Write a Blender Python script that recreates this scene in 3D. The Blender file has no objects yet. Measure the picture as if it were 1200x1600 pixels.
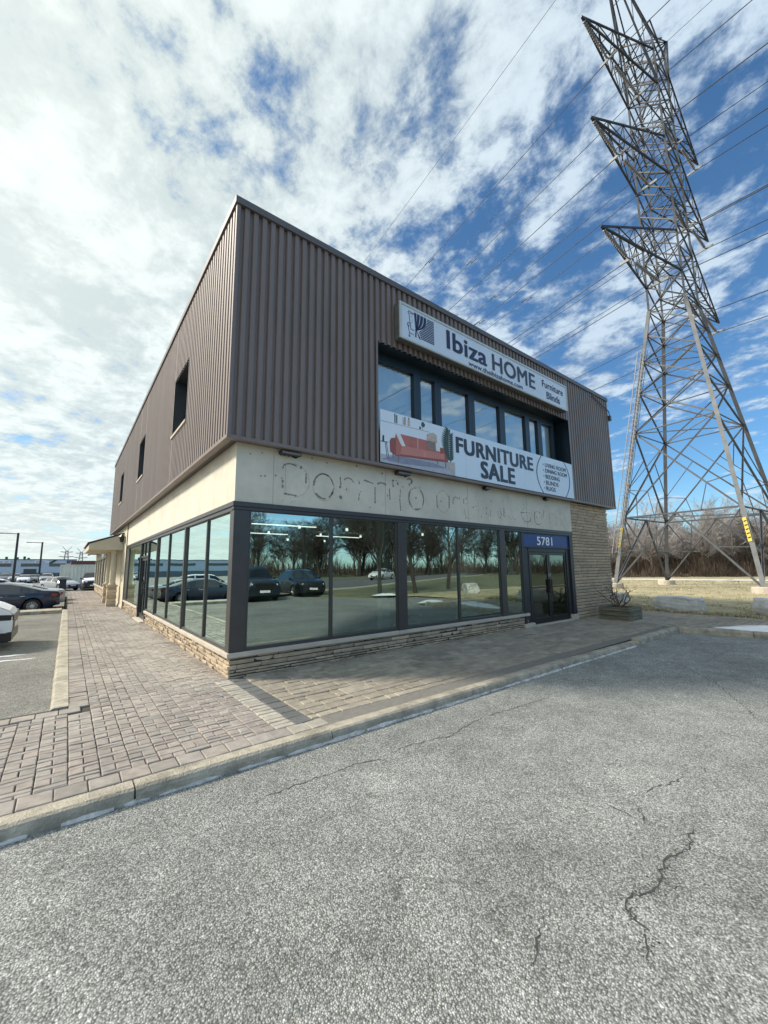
import bpy, bmesh, math, random
from mathutils import Vector, Matrix
R = math.radians
rnd = random.Random(7)
scene = bpy.context.scene
COL = scene.collection

# ------------------------------------------------------------------ camera
YAW, PITCH, ROLL = 0.663179927438659, 0.13746322305627315, -0.010527032405137205
fw = Vector((math.sin(YAW) * math.cos(PITCH), math.cos(YAW) * math.cos(PITCH), math.sin(PITCH)))
rt = Vector((math.cos(YAW), -math.sin(YAW), 0))
up = rt.cross(fw)
r2 = rt * math.cos(ROLL) + up * math.sin(ROLL)
u2 = -rt * math.sin(ROLL) + up * math.cos(ROLL)
cam_d = bpy.data.cameras.new('camera')
cam = bpy.data.objects.new('camera', cam_d)
COL.objects.link(cam)
M = Matrix((r2, u2, -fw)).transposed().to_4x4()
M.translation = Vector((-1.80596, -6.26056, 1.65))
cam.matrix_world = M
cam_d.sensor_fit = 'AUTO'
cam_d.sensor_width = 36
cam_d.lens = 628.6125 / 1600 * 36
cam_d.clip_start = 0.05
cam_d.clip_end = 5000
scene.camera = cam
scene.render.resolution_x, scene.render.resolution_y = 768, 1024

# ------------------------------------------------------------------ light
SUN_AZ, SUN_EL = R(-50), R(37)          # azimuth from +Y towards +X
sdir = Vector((math.sin(SUN_AZ) * math.cos(SUN_EL), math.cos(SUN_AZ) * math.cos(SUN_EL), math.sin(SUN_EL)))
sun_d = bpy.data.lights.new('sun', 'SUN')
sun = bpy.data.objects.new('sun', sun_d)
COL.objects.link(sun)
sun_d.energy = 2.7
sun_d.angle = R(9)
sun_d.color = (1.0, 0.93, 0.82)
sun.rotation_euler = (-sdir).to_track_quat('-Z', 'Y').to_euler()
scene.view_settings.view_transform = 'Standard'
scene.view_settings.look = 'None'
scene.view_settings.exposure = 0.93
scene.view_settings.gamma = 1
scene.view_settings.use_curve_mapping = False

world = bpy.data.worlds.new('World')
scene.world = world
world.use_nodes = True
W = world.node_tree
W.nodes.clear()


def wn(t, **kw):
    n = W.nodes.new(t)
    for k, v in kw.items():
        setattr(n, k, v)
    return n


def wmath(op, a, b=None, c=None, clamp=False):
    n = wn('ShaderNodeMath', operation=op, use_clamp=clamp)
    for i, x in enumerate((a, b, c)):
        if x is None:
            continue
        if isinstance(x, (int, float)):
            n.inputs[i].default_value = x
        else:
            W.links.new(x, n.inputs[i])
    return n.outputs[0]


def wmix(f, a, b):
    n = wn('ShaderNodeMix', data_type='RGBA')
    for i, x in ((0, f), (6, a), (7, b)):
        if isinstance(x, (int, float)):
            n.inputs[i].default_value = x
        elif isinstance(x, tuple):
            n.inputs[i].default_value = (*x, 1)
        else:
            W.links.new(x, n.inputs[i])
    return n.outputs[2]


def wramp(x, stops):
    n = wn('ShaderNodeMapRange', interpolation_type='SMOOTHSTEP')
    W.links.new(x, n.inputs[0])
    n.inputs[1].default_value, n.inputs[2].default_value = stops[0], stops[1]
    n.inputs[3].default_value, n.inputs[4].default_value = stops[2], stops[3]
    return n.outputs[0]


def wnoise(vec, scale, detail, rough, dist=0.0, lac=2.0):
    n = wn('ShaderNodeTexNoise')
    W.links.new(vec, n.inputs['Vector'])
    n.inputs['Scale'].default_value = scale
    n.inputs['Detail'].default_value = detail
    n.inputs['Roughness'].default_value = rough
    n.inputs['Lacunarity'].default_value = lac
    n.inputs['Distortion'].default_value = dist
    return n.outputs[0]


sky = wn('ShaderNodeTexSky', sky_type='NISHITA')
sky.sun_disc = False
sky.sun_elevation = SUN_EL
sky.sun_rotation = SUN_AZ
sky.air_density = 1.0
sky.dust_density = 0.6
sky.ozone_density = 1.6
tc = wn('ShaderNodeTexCoord')
sep = wn('ShaderNodeSeparateXYZ')
W.links.new(tc.outputs['Generated'], sep.inputs[0])
zc = wmath('ADD', wmath('MAXIMUM', sep.outputs[2], 0.0), 0.10)
cx = wmath('DIVIDE', sep.outputs[0], zc)
cy = wmath('DIVIDE', sep.outputs[1], zc)
cmb = wn('ShaderNodeCombineXYZ')
W.links.new(cx, cmb.inputs[0])
W.links.new(cy, cmb.inputs[1])
cmb.inputs[2].default_value = 12.9
rot = wn('ShaderNodeMapping')
W.links.new(cmb.outputs[0], rot.inputs[0])
rot.inputs['Rotation'].default_value = (0, 0, R(-25))
rot.inputs['Scale'].default_value = (1.0, 0.85, 1)
P = rot.outputs[0]
# towards the sun: more cloud, brighter cloud
dotn = wn('ShaderNodeVectorMath', operation='DOT_PRODUCT')
W.links.new(tc.outputs['Generated'], dotn.inputs[0])
dotn.inputs[1].default_value = tuple(sdir)
sd = dotn.outputs['Value']
big = wnoise(P, 0.9, 2, 0.5, 0.1)
mid = wnoise(P, 4.3, 7, 0.60, 0.25)
fine = wnoise(P, 12.5, 7, 0.66, 0.2)
cover = wmath('ADD', wmath('ADD', wmath('MULTIPLY', big, 0.62), wmath('MULTIPLY', mid, 0.78)),
              wmath('ADD', wmath('MULTIPLY', fine, 0.36), wmath('ADD', wmath('MULTIPLY', sd, 0.20), -0.032)))
mask = wramp(cover, (0.775, 0.94, 0.0, 1.0))
thick = wramp(wmath('ADD', wmath('MULTIPLY', mid, 0.6), wmath('MULTIPLY', fine, 0.4)), (0.41, 0.60, 0.0, 1.0))
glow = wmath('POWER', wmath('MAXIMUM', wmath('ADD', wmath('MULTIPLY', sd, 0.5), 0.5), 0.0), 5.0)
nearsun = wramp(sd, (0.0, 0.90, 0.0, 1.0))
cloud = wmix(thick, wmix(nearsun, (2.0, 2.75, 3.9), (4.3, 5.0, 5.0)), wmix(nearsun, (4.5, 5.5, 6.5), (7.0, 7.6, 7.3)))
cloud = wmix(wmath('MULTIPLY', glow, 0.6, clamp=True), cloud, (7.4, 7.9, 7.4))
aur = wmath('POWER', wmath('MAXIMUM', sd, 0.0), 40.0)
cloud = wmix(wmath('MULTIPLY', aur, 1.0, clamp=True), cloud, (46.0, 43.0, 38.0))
behind = wramp(sep.outputs[1], (-0.15, -0.75, 0.0, 1.0))  # unseen sky behind the camera, brightened as added fill for the front
blue = wn('ShaderNodeMix', data_type='RGBA', blend_type='MULTIPLY')
blue.inputs[0].default_value = 1.0
W.links.new(sky.outputs[0], blue.inputs[6])
blue.inputs[7].default_value = (0.60, 0.95, 1.16, 1)
horiz = wramp(sep.outputs[2], (0.02, 0.22, 1.0, 0.0))
skyc = wmix(wmath('MULTIPLY', mask, 0.96), blue.outputs[2], cloud)
skyc = wmix(wmath('MULTIPLY', horiz, wmath('ADD', wmath('MULTIPLY', nearsun, 0.38), 0.14)), skyc, (6.8, 7.2, 6.6))
sk2 = wn('ShaderNodeVectorMath', operation='SCALE')
W.links.new(skyc, sk2.inputs[0])
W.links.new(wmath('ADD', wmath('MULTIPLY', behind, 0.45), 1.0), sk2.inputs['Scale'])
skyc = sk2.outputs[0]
bg = wn('ShaderNodeBackground')
bg.inputs['Strength'].default_value = 0.075
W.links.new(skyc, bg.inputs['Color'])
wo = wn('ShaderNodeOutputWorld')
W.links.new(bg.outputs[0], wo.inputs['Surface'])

# ------------------------------------------------------------------ helpers
MATS = {}


def mk(name, col, rough=0.6, var=0.12, scale=4.0, bump=0.0, bscale=40.0, island=0.0, metal=0.0, tint=None,
       detail=4, spec=0.5, stain=0.0, stain_scale=1.2, stretch=(1, 1, 1), coat=0.0):
    if name in MATS:
        return MATS[name]
    m = bpy.data.materials.new(name)
    m.use_nodes = True
    N, L = m.node_tree.nodes, m.node_tree.links
    b = N['Principled BSDF']
    b.inputs['Roughness'].default_value = rough
    b.inputs['Metallic'].default_value = metal
    b.inputs['Specular IOR Level'].default_value = spec
    b.inputs['Coat Weight'].default_value = coat
    t = N.new('ShaderNodeTexCoord')
    mp = N.new('ShaderNodeMapping')
    mp.inputs['Scale'].default_value = stretch
    L.new(t.outputs['Object'], mp.inputs[0])
    n = N.new('ShaderNodeTexNoise')
    n.inputs['Scale'].default_value = scale
    n.inputs['Detail'].default_value = detail
    n.inputs['Roughness'].default_value = 0.6
    L.new(mp.outputs[0], n.inputs['Vector'])
    mr = N.new('ShaderNodeMapRange')
    mr.inputs[1].default_value, mr.inputs[2].default_value = 0.3, 0.7
    mr.inputs[3].default_value, mr.inputs[4].default_value = 1 - var, 1 + var
    L.new(n.outputs[0], mr.inputs[0])
    fac = mr.outputs[0]
    if island:
        g = N.new('ShaderNodeNewGeometry')
        mr2 = N.new('ShaderNodeMapRange')
        mr2.inputs[3].default_value, mr2.inputs[4].default_value = 1 - island, 1 + island
        L.new(g.outputs['Random Per Island'], mr2.inputs[0])
        mu = N.new('ShaderNodeMath')
        mu.operation = 'MULTIPLY'
        L.new(fac, mu.inputs[0])
        L.new(mr2.outputs[0], mu.inputs[1])
        fac = mu.outputs[0]
    if stain:
        n2 = N.new('ShaderNodeTexNoise')
        n2.inputs['Scale'].default_value = stain_scale
        n2.inputs['Detail'].default_value = 7
        n2.inputs['Roughness'].default_value = 0.7
        L.new(mp.outputs[0], n2.inputs['Vector'])
        mr3 = N.new('ShaderNodeMapRange')
        mr3.inputs[1].default_value, mr3.inputs[2].default_value = 0.42, 0.62
        mr3.inputs[3].default_value, mr3.inputs[4].default_value = 1, 1 - stain
        L.new(n2.outputs[0], mr3.inputs[0])
        mu = N.new('ShaderNodeMath')
        mu.operation = 'MULTIPLY'
        L.new(fac, mu.inputs[0])
        L.new(mr3.outputs[0], mu.inputs[1])
        fac = mu.outputs[0]
    src = None
    if tint and island:
        g2 = N.new('ShaderNodeNewGeometry')
        wh = N.new('ShaderNodeTexWhiteNoise')
        wh.noise_dimensions = '1D'
        L.new(g2.outputs['Random Per Island'], wh.inputs['W'])
        mx = N.new('ShaderNodeMix')
        mx.data_type = 'RGBA'
        L.new(wh.outputs['Value'], mx.inputs[0])
        mx.inputs[6].default_value = (*col, 1)
        mx.inputs[7].default_value = (*tint, 1)
        src = mx.outputs[2]
    elif tint:
        n3 = N.new('ShaderNodeTexNoise')
        n3.inputs['Scale'].default_value = scale * 0.37
        n3.inputs['Detail'].default_value = 5
        L.new(mp.outputs[0], n3.inputs['Vector'])
        mr4 = N.new('ShaderNodeMapRange')
        mr4.inputs[1].default_value, mr4.inputs[2].default_value = 0.38, 0.62
        L.new(n3.outputs[0], mr4.inputs[0])
        mx = N.new('ShaderNodeMix')
        mx.data_type = 'RGBA'
        L.new(mr4.outputs[0], mx.inputs[0])
        mx.inputs[6].default_value = (*col, 1)
        mx.inputs[7].default_value = (*tint, 1)
        src = mx.outputs[2]
    vm = N.new('ShaderNodeVectorMath')
    vm.operation = 'SCALE'
    if src:
        L.new(src, vm.inputs[0])
    else:
        vm.inputs[0].default_value = col
    L.new(fac, vm.inputs['Scale'])
    L.new(vm.outputs[0], b.inputs['Base Color'])
    if bump:
        nb = N.new('ShaderNodeTexNoise')
        nb.inputs['Scale'].default_value = bscale
        nb.inputs['Detail'].default_value = 5
        L.new(mp.outputs[0], nb.inputs['Vector'])
        bp = N.new('ShaderNodeBump')
        bp.inputs['Strength'].default_value = min(1.0, bump)
        bp.inputs['Distance'].default_value = 0.01 * max(1.0, bump)
        L.new(nb.outputs[0], bp.inputs['Height'])
        L.new(bp.outputs[0], b.inputs['Normal'])
    MATS[name] = m
    return m


def emit(name, col, s):
    m = bpy.data.materials.new(name)
    m.use_nodes = True
    b = m.node_tree.nodes['Principled BSDF']
    b.inputs['Base Color'].default_value = (*col, 1)
    b.inputs['Emission Color'].default_value = (*col, 1)
    b.inputs['Emission Strength'].default_value = s
    return m


def glassy(name, refl, trans, tint, rough=0.0):
    """Coated shop glass: partly mirror, partly see-through."""
    m = bpy.data.materials.new(name)
    m.use_nodes = True
    N, L = m.node_tree.nodes, m.node_tree.links
    N.clear()
    out = N.new('ShaderNodeOutputMaterial')
    tr = N.new('ShaderNodeBsdfTransparent')
    tr.inputs[0].default_value = (*trans, 1)
    gl = N.new('ShaderNodeBsdfGlossy')
    gl.inputs['Color'].default_value = (*tint, 1)
    gl.inputs['Roughness'].default_value = rough
    t = N.new('ShaderNodeTexCoord')
    n = N.new('ShaderNodeTexNoise')
    n.inputs['Scale'].default_value = 0.9
    n.inputs['Detail'].default_value = 1.5
    L.new(t.outputs['Object'], n.inputs['Vector'])
    bp = N.new('ShaderNodeBump')
    bp.inputs['Strength'].default_value = 0.12
    bp.inputs['Distance'].default_value = 0.02
    L.new(n.outputs[0], bp.inputs['Height'])
    L.new(bp.outputs[0], gl.inputs['Normal'])
    lw = N.new('ShaderNodeFresnel')
    lw.inputs['IOR'].default_value = 1.5
    ma = N.new('ShaderNodeMath')
    ma.operation = 'MULTIPLY_ADD'
    ma.use_clamp = True
    ma.inputs[1].default_value = 1.2
    ma.inputs[2].default_value = refl
    L.new(lw.outputs[0], ma.inputs[0])
    mx = N.new('ShaderNodeMixShader')
    L.new(ma.outputs[0], mx.inputs[0])
    L.new(tr.outputs[0], mx.inputs[1])
    L.new(gl.outputs[0], mx.inputs[2])
    L.new(mx.outputs[0], out.inputs['Surface'])
    MATS[name] = m
    return m


class MB:
    def __init__(s):
        s.v, s.f, s.m = [], [], []

    def vert(s, p):
        s.v.append(tuple(p))
        return len(s.v) - 1

    def face(s, pts, mi=0):
        i = len(s.v)
        s.v += [tuple(p) for p in pts]
        s.f.append(tuple(range(i, i + len(pts))))
        s.m.append(mi)

    def idx(s, ids, mi=0):
        s.f.append(tuple(ids))
        s.m.append(mi)

    def box(s, x0, x1, y0, y1, z0, z1, mi=0):
        i = len(s.v)
        s.v += [(x, y, z) for z in (z0, z1) for y in (y0, y1) for x in (x0, x1)]
        for q in ((0, 2, 3, 1), (4, 5, 7, 6), (0, 1, 5, 4), (1, 3, 7, 5), (3, 2, 6, 7), (2, 0, 4, 6)):
            s.f.append(tuple(i + k for k in q))
            s.m.append(mi)

    def bar(s, a, b, w, h=None, mi=0, up=(0, 0, 1)):
        a, b = Vector(a), Vector(b)
        h = h or w
        d = (b - a).normalized()
        u = Vector(up)
        if abs(d.dot(u)) > 0.98:
            u = Vector((1, 0, 0))
        r = d.cross(u).normalized()
        u = r.cross(d)
        i = len(s.v)
        for p in (a, b):
            for (e, g) in ((-1, -1), (1, -1), (1, 1), (-1, 1)):
                s.v.append(tuple(p + r * e * w / 2 + u * g * h / 2))
        for q in ((3, 2, 1, 0), (4, 5, 6, 7), (0, 1, 5, 4), (1, 2, 6, 5), (2, 3, 7, 6), (3, 0, 4, 7)):
            s.f.append(tuple(i + k for k in q))
            s.m.append(mi)

    def angle(s, a, b, w, t=0.02, mi=0, inward=(0, 0, 0)):
        """L-section steel member."""
        a, b = Vector(a), Vector(b)
        d = (b - a).normalized()
        u = Vector((0, 0, 1)) if abs(d.z) < 0.9 else Vector((1, 0.2, 0))
        r = d.cross(u).normalized()
        u = r.cross(d)
        i = len(s.v)
        prof = ((0, 0), (w, 0), (w, t), (t, t), (t, w), (0, w))
        for p in (a, b):
            for (e, g) in prof:
                s.v.append(tuple(p + r * (e - w / 2) + u * (g - w / 2)))
        n = 6
        for k in range(n):
            s.f.append((i + k, i + (k + 1) % n, i + n + (k + 1) % n, i + n + k))
            s.m.append(mi)

    def tube(s, pts, rad, n=8, mi=0, cap=True):
        pts = [Vector(p) for p in pts]
        if isinstance(rad, (int, float)):
            rad = [rad] * len(pts)
        base = len(s.v)
        pr = None
        for k, p in enumerate(pts):
            d = (pts[min(k + 1, len(pts) - 1)] - pts[max(k - 1, 0)]).normalized()
            if pr is None:
                u = Vector((0, 0, 1)) if abs(d.z) < 0.9 else Vector((1, 0, 0))
                pr = d.cross(u).normalized()
            else:
                pr = (pr - d * pr.dot(d)).normalized()
            q = d.cross(pr)
            for j in range(n):
                a = 2 * math.pi * j / n
                s.v.append(tuple(p + (pr * math.cos(a) + q * math.sin(a)) * rad[k]))
        for k in range(len(pts) - 1):
            for j in range(n):
                s.f.append((base + k * n + j, base + k * n + (j + 1) % n, base + (k + 1) * n + (j + 1) % n, base + (k + 1) * n + j))
                s.m.append(mi)
        if cap:
            s.f.append(tuple(base + j for j in reversed(range(n))))
            s.m.append(mi)
            e = base + (len(pts) - 1) * n
            s.f.append(tuple(e + j for j in range(n)))
            s.m.append(mi)

    def lathe(s, prof, c, axis='z', n=20, mi=0):
        """prof: (radius, height) pairs round an axis through c."""
        base = len(s.v)
        c = Vector(c)
        for (r, h) in prof:
            for j in range(n):
                a = 2 * math.pi * j / n
                if axis == 'z':
                    o = Vector((r * math.cos(a), r * math.sin(a), h))
                elif axis == 'y':
                    o = Vector((r * math.cos(a), h, r * math.sin(a)))
                else:
                    o = Vector((h, r * math.cos(a), r * math.sin(a)))
                s.v.append(tuple(c + o))
        for k in range(len(prof) - 1):
            for j in range(n):
                s.f.append((base + k * n + j, base + k * n + (j + 1) % n, base + (k + 1) * n + (j + 1) % n, base + (k + 1) * n + j))
                s.m.append(mi)

    def slab(s, poly, z0, z1, mi=0):
        n = len(poly)
        s.face([(x, y, z1) for x, y in poly], mi)
        for k in range(n):
            (x0, y0), (x1, y1) = poly[k], poly[(k + 1) % n]
            s.face([(x0, y0, z0), (x1, y1, z0), (x1, y1, z1), (x0, y0, z1)], mi)

    def plate(s, poly, y0, y1, mi=0):
        """polygon in (x, z) standing at y0 (front) to y1 (back), facing -Y"""
        n = len(poly)
        s.face([(x, y0, z) for x, z in poly], mi)
        for k in range(n):
            (x0, z0), (x1, z1) = poly[k], poly[(k + 1) % n]
            s.face([(x0, y0, z0), (x0, y1, z0), (x1, y1, z1), (x1, y0, z1)], mi)

    def build(s, name, mats, parent=None, smooth=False, bevel=0.0, world=False, weld=False):
        off = parent.location if (parent is not None and world) else Vector((0, 0, 0))
        me = bpy.data.meshes.new(name)
        me.from_pydata([tuple(Vector(p) - off) for p in s.v], [], s.f)
        if not isinstance(mats, (list, tuple)):
            mats = [mats]
        for m in mats:
            me.materials.append(m)
        if len(mats) > 1:
            me.polygons.foreach_set('material_index', s.m)
        bm = bmesh.new()
        bm.from_mesh(me)
        if weld:
            bmesh.ops.remove_doubles(bm, verts=bm.verts, dist=1e-4)
        if weld != 'open':
            bmesh.ops.recalc_face_normals(bm, faces=bm.faces)
        bm.to_mesh(me)
        bm.free()
        if smooth:
            me.polygons.foreach_set('use_smooth', [True] * len(me.polygons))
        me.update()
        o = bpy.data.objects.new(name, me)
        COL.objects.link(o)
        if parent is not None:
            o.parent = parent
        if bevel:
            b = o.modifiers.new('bevel', 'BEVEL')
            b.width = bevel
            b.segments = 2
            b.limit_method = 'ANGLE'
            b.angle_limit = R(40)
        return o


def tag(o, label=None, cat=None, group=None, kind=None):
    if label:
        o['label'] = label
    if cat:
        o['category'] = cat
    if group:
        o['group'] = group
    if kind:
        o['kind'] = kind
    return o


def thing(name, label, cat, loc=(0, 0, 0), rz=0.0, group=None):
    o = bpy.data.objects.new(name, None)
    o.empty_display_size = 0.3
    COL.objects.link(o)
    o.location = loc
    o.rotation_euler = (0, 0, rz)
    return tag(o, label, cat, group)


def dup(root, loc, rz=0.0, label=None, sc=None, group=None):
    r = root.copy()
    COL.objects.link(r)
    r.location = loc
    r.rotation_euler = (0, 0, rz)
    if sc:
        r.scale = sc if not isinstance(sc, (int, float)) else (sc, sc, sc)
    if label:
        r['label'] = label
    if group:
        r['group'] = group
    for ch in list(root.children):
        c = ch.copy()
        COL.objects.link(c)
        c.parent = r
        for g in list(ch.children):
            d = g.copy()
            COL.objects.link(d)
            d.parent = c
    return r


def lettering(name, text, x0, x1, z0, z1, y, mat, parent, bold=0.0, depth=0.006, shear=0.0):
    """Letters standing on a surface that faces -Y, fitted to a box."""
    cu = bpy.data.curves.new(name, 'FONT')
    cu.body = text
    cu.size = 1
    cu.offset = 0.0
    cu.extrude = 0.0
    cu.space_character = 1.0 + bold * 1.6
    cu.resolution_u = 4
    to = bpy.data.objects.new('font_tmp', cu)
    COL.objects.link(to)
    dg = bpy.context.evaluated_depsgraph_get()
    dg.update()
    me = bpy.data.meshes.new_from_object(to.evaluated_get(dg))
    bpy.data.objects.remove(to)
    vs = [v.co.copy() for v in me.vertices]
    ax, bx = min(v.x for v in vs), max(v.x for v in vs)
    az, bz = min(v.y for v in vs), max(v.y for v in vs)
    for v in me.vertices:
        u = (v.co.x - ax) / (bx - ax)
        w = (v.co.y - az) / (bz - az)
        v.co = (x0 + u * (x1 - x0), y - depth, z0 + w * (z1 - z0))
    if bold:
        bm = bmesh.new()
        hgt = (z1 - z0) / 0.72
        for k, (sx, sz) in enumerate(((0, 0), (-1, -.5), (1, .5), (-1, .5), (1, -.5), (-.5, 0), (.5, 0))):
            t = me.copy()
            for v in t.vertices:
                # pull the outer edge in so that the bold letters still fill the box
                fx = 1 - 2 * bold * hgt / (x1 - x0)
                fz = 1 - bold * hgt / (z1 - z0)
                v.co.x = (x0 + x1) / 2 + (v.co.x - (x0 + x1) / 2) * fx + sx * bold * hgt
                v.co.z = (z0 + z1) / 2 + (v.co.z - (z0 + z1) / 2) * fz + sz * bold * hgt
                v.co.y -= k * 0.0004
            bm.from_mesh(t)
            bpy.data.meshes.remove(t)
        bm.to_mesh(me)
        bm.free()
    me.materials.clear()
    me.materials.append(mat)
    me.name = name
    o = bpy.data.objects.new(name, me)
    COL.objects.link(o)
    o.parent = parent
    return o

# ------------------------------------------------------------------ materials
m_siding = mk('siding_paint', (0.195, 0.148, 0.126), 0.45, 0.10, 1.5, stretch=(1, 1, 0.18), stain=0.16, stain_scale=1.6, island=0.05)
m_cap = mk('cap_metal', (0.105, 0.092, 0.088), 0.45, 0.08, 2)
m_trim = mk('bronze_trim', (0.052, 0.047, 0.044), 0.38, 0.12, 3)
m_dark = mk('dark_metal', (0.020, 0.022, 0.026), 0.45, 0.15, 4)
m_navyframe = mk('navy_frame', (0.010, 0.022, 0.032), 0.35, 0.15, 4)
m_black = mk('black_paint', (0.012, 0.012, 0.013), 0.35, 0.1, 4)
m_fascia = mk('fascia_stucco', (0.66, 0.605, 0.495), 0.85, 0.07, 2.2, bump=0.5, bscale=130, stain=0.11, stain_scale=1.3, detail=8)
m_fasciaL = m_fascia
m_glue = mk('old_glue', (0.27, 0.235, 0.185), 0.85, 0.35, 30, bump=0.6, bscale=90)
m_gluef = mk('faint_glue', (0.47, 0.415, 0.325), 0.85, 0.25, 30)
m_brick = mk('split_stone', (0.60, 0.475, 0.335), 0.88, 0.16, 9, bump=0.9, bscale=60, island=0.12, tint=(0.52, 0.42, 0.305))
m_mortar = mk('mortar', (0.045, 0.036, 0.027), 0.95, 0.2, 20)
m_stone = mk('plinth_stone', (0.48, 0.38, 0.265), 0.88, 0.18, 8, bump=0.9, bscale=50, island=0.28, tint=(0.38, 0.305, 0.22))
m_sill = mk('sill_concrete', (0.50, 0.44, 0.36), 0.85, 0.10, 6, bump=0.4, bscale=90, stain=0.15, stain_scale=3)
m_kerb = mk('kerb_concrete', (0.42, 0.375, 0.295), 0.9, 0.2, 9, bump=1.4, bscale=60, stain=0.42, stain_scale=3.2, detail=9)
m_paver = mk('paver', (0.340, 0.288, 0.248), 0.9, 0.20, 9, bump=0.6, bscale=160, island=0.13, tint=(0.305, 0.275, 0.245), stain=0.25, stain_scale=0.9, detail=8)
m_pband = mk('paver_pale', (0.385, 0.35, 0.29), 0.9, 0.2, 9, bump=0.6, bscale=160, island=0.12)
m_pdark = mk('paver_dark', (0.115, 0.116, 0.112), 0.9, 0.15, 25, bump=0.6, bscale=160, island=0.14)
m_flag = mk('flag_paver', (0.335, 0.295, 0.23), 0.9, 0.20, 7, bump=0.9, bscale=45, island=0.13, tint=(0.27, 0.235, 0.185), stain=0.2, stain_scale=0.8)
m_joint = mk('joint_sand', (0.05, 0.042, 0.033), 0.98, 0.25, 40)
m_strip = mk('grey_strip', (0.185, 0.172, 0.15), 0.95, 0.15, 12, bump=0.5, bscale=120)
m_snow = mk('snow', (0.80, 0.82, 0.85), 0.6, 0.06, 6, bump=0.8, bscale=30)
m_icy = mk('dirty_ice', (0.50, 0.485, 0.455), 0.7, 0.35, 14, bump=0.8, bscale=40)
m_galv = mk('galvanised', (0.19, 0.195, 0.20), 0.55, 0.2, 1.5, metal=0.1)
m_steel = mk('backlit_steel', (0.030, 0.033, 0.042), 0.6, 0.3, 1.5)  # backlit darkness of the arms and horns put into the steel colour
m_steel2 = mk('shaded_steel', (0.066, 0.070, 0.078), 0.6, 0.3, 1.2)  # darker copy of the tower steel, shade put into the colour
m_wire = mk('wire', (0.022, 0.023, 0.026), 0.5, 0.1, 1)
m_insul = mk('porcelain', (0.20, 0.19, 0.19), 0.35, 0.1, 3)
m_yellow = mk('yellow_plate', (0.62, 0.46, 0.07), 0.6, 0.05, 3)
m_lawn = mk('lawn', (0.42, 0.345, 0.205), 0.95, 0.30, 1.6, bump=1.5, bscale=14, tint=(0.30, 0.272, 0.155), detail=9)
m_turf = mk('winter_turf', (0.17, 0.16, 0.085), 0.95, 0.3, 0.8, bump=1.0, bscale=14, tint=(0.12, 0.125, 0.065), detail=9)
m_blade = mk('dry_blades', (0.47, 0.395, 0.25), 0.9, 0.35, 0.8, tint=(0.30, 0.28, 0.165))
m_farground = mk('far_ground', (0.20, 0.175, 0.12), 0.95, 0.25, 0.05)
m_rock = mk('quarried_rock', (0.60, 0.585, 0.56), 0.9, 0.2, 3, bump=1.0, bscale=12, stain=0.3, stain_scale=2.5, detail=8)
m_wood = mk('weathered_wood', (0.19, 0.165, 0.12), 0.9, 0.3, 3, bump=0.7, bscale=20, stretch=(1, 1, 8), tint=(0.11, 0.115, 0.075))
m_bark = mk('bark', (0.135, 0.105, 0.08), 0.95, 0.3, 5)
m_dbark = mk('dark_bark', (0.048, 0.040, 0.034), 0.95, 0.3, 5)
m_twig = mk('twigs', (0.20, 0.165, 0.14), 0.95, 0.25, 0.6)
m_frost = mk('frosted_twigs', (0.36, 0.33, 0.32), 0.9, 0.2, 0.4)
m_brush = mk('brush', (0.115, 0.080, 0.055), 0.95, 0.4, 0.30, tint=(0.07, 0.058, 0.045))
m_white = mk('white_sheet', (0.80, 0.80, 0.80), 0.35, 0.02, 1)
m_signface = mk('sign_face', (0.60, 0.65, 0.72), 0.3, 0.03, 0.5)
m_signframe = mk('sign_frame', (0.50, 0.53, 0.52), 0.4, 0.06, 2)
m_navy = mk('navy_vinyl', (0.012, 0.013, 0.045), 0.4, 0.05, 2)
m_char = mk('charcoal_vinyl', (0.030, 0.034, 0.045), 0.4, 0.08, 2)
m_bannerw = mk('banner_white', (0.66, 0.74, 0.82), 0.45, 0.03, 1)
m_bannerf = mk('banner_wall', (0.70, 0.75, 0.80), 0.45, 0.03, 1)
m_bfloor = mk('banner_floor', (0.42, 0.42, 0.47), 0.45, 0.12, 14)
m_bshade = mk('banner_rug', (0.25, 0.25, 0.31), 0.45, 0.12, 10)
m_sofa = mk('printed_sofa', (0.46, 0.145, 0.105), 0.45, 0.10, 4)
m_sofad = mk('printed_sofa_deep', (0.30, 0.085, 0.065), 0.45, 0.10, 4)
m_sofal = mk('printed_sofa_pale', (0.56, 0.21, 0.155), 0.45, 0.06, 4)
m_pil = mk('printed_pillow', (0.72, 0.70, 0.68), 0.45, 0.05, 6)
m_pil2 = mk('printed_pillow_brown', (0.26, 0.18, 0.15), 0.45, 0.35, 40)
m_pil3 = mk('printed_pillow_beige', (0.50, 0.40, 0.32), 0.45, 0.25, 20)
m_leafp = mk('printed_leaf', (0.035, 0.075, 0.06), 0.45, 0.2, 8)
m_potp = mk('printed_pot', (0.48, 0.43, 0.38), 0.45, 0.08, 8)
m_numblue = mk('number_panel', (0.006, 0.036, 0.19), 0.4, 0.25, 1.0)
m_plaster = mk('interior_plaster', (0.45, 0.46, 0.44), 0.8, 0.05, 1)
m_intfloor = mk('interior_floor', (0.16, 0.155, 0.15), 0.35, 0.1, 1)
m_cream = mk('cream_render', (0.56, 0.50, 0.37), 0.85, 0.06, 2, bump=0.3, bscale=80, stain=0.08)
m_rooft = mk('shingle', (0.045, 0.045, 0.05), 0.9, 0.2, 12)
m_metalw = mk('white_metal_panel', (0.50, 0.53, 0.57), 0.5, 0.05, 0.3)
m_bldgrey = mk('grey_block', (0.15, 0.16, 0.17), 0.8, 0.1, 0.4)
m_contain = mk('cream_container', (0.74, 0.70, 0.56), 0.55, 0.06, 0.8, stain=0.12)
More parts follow.
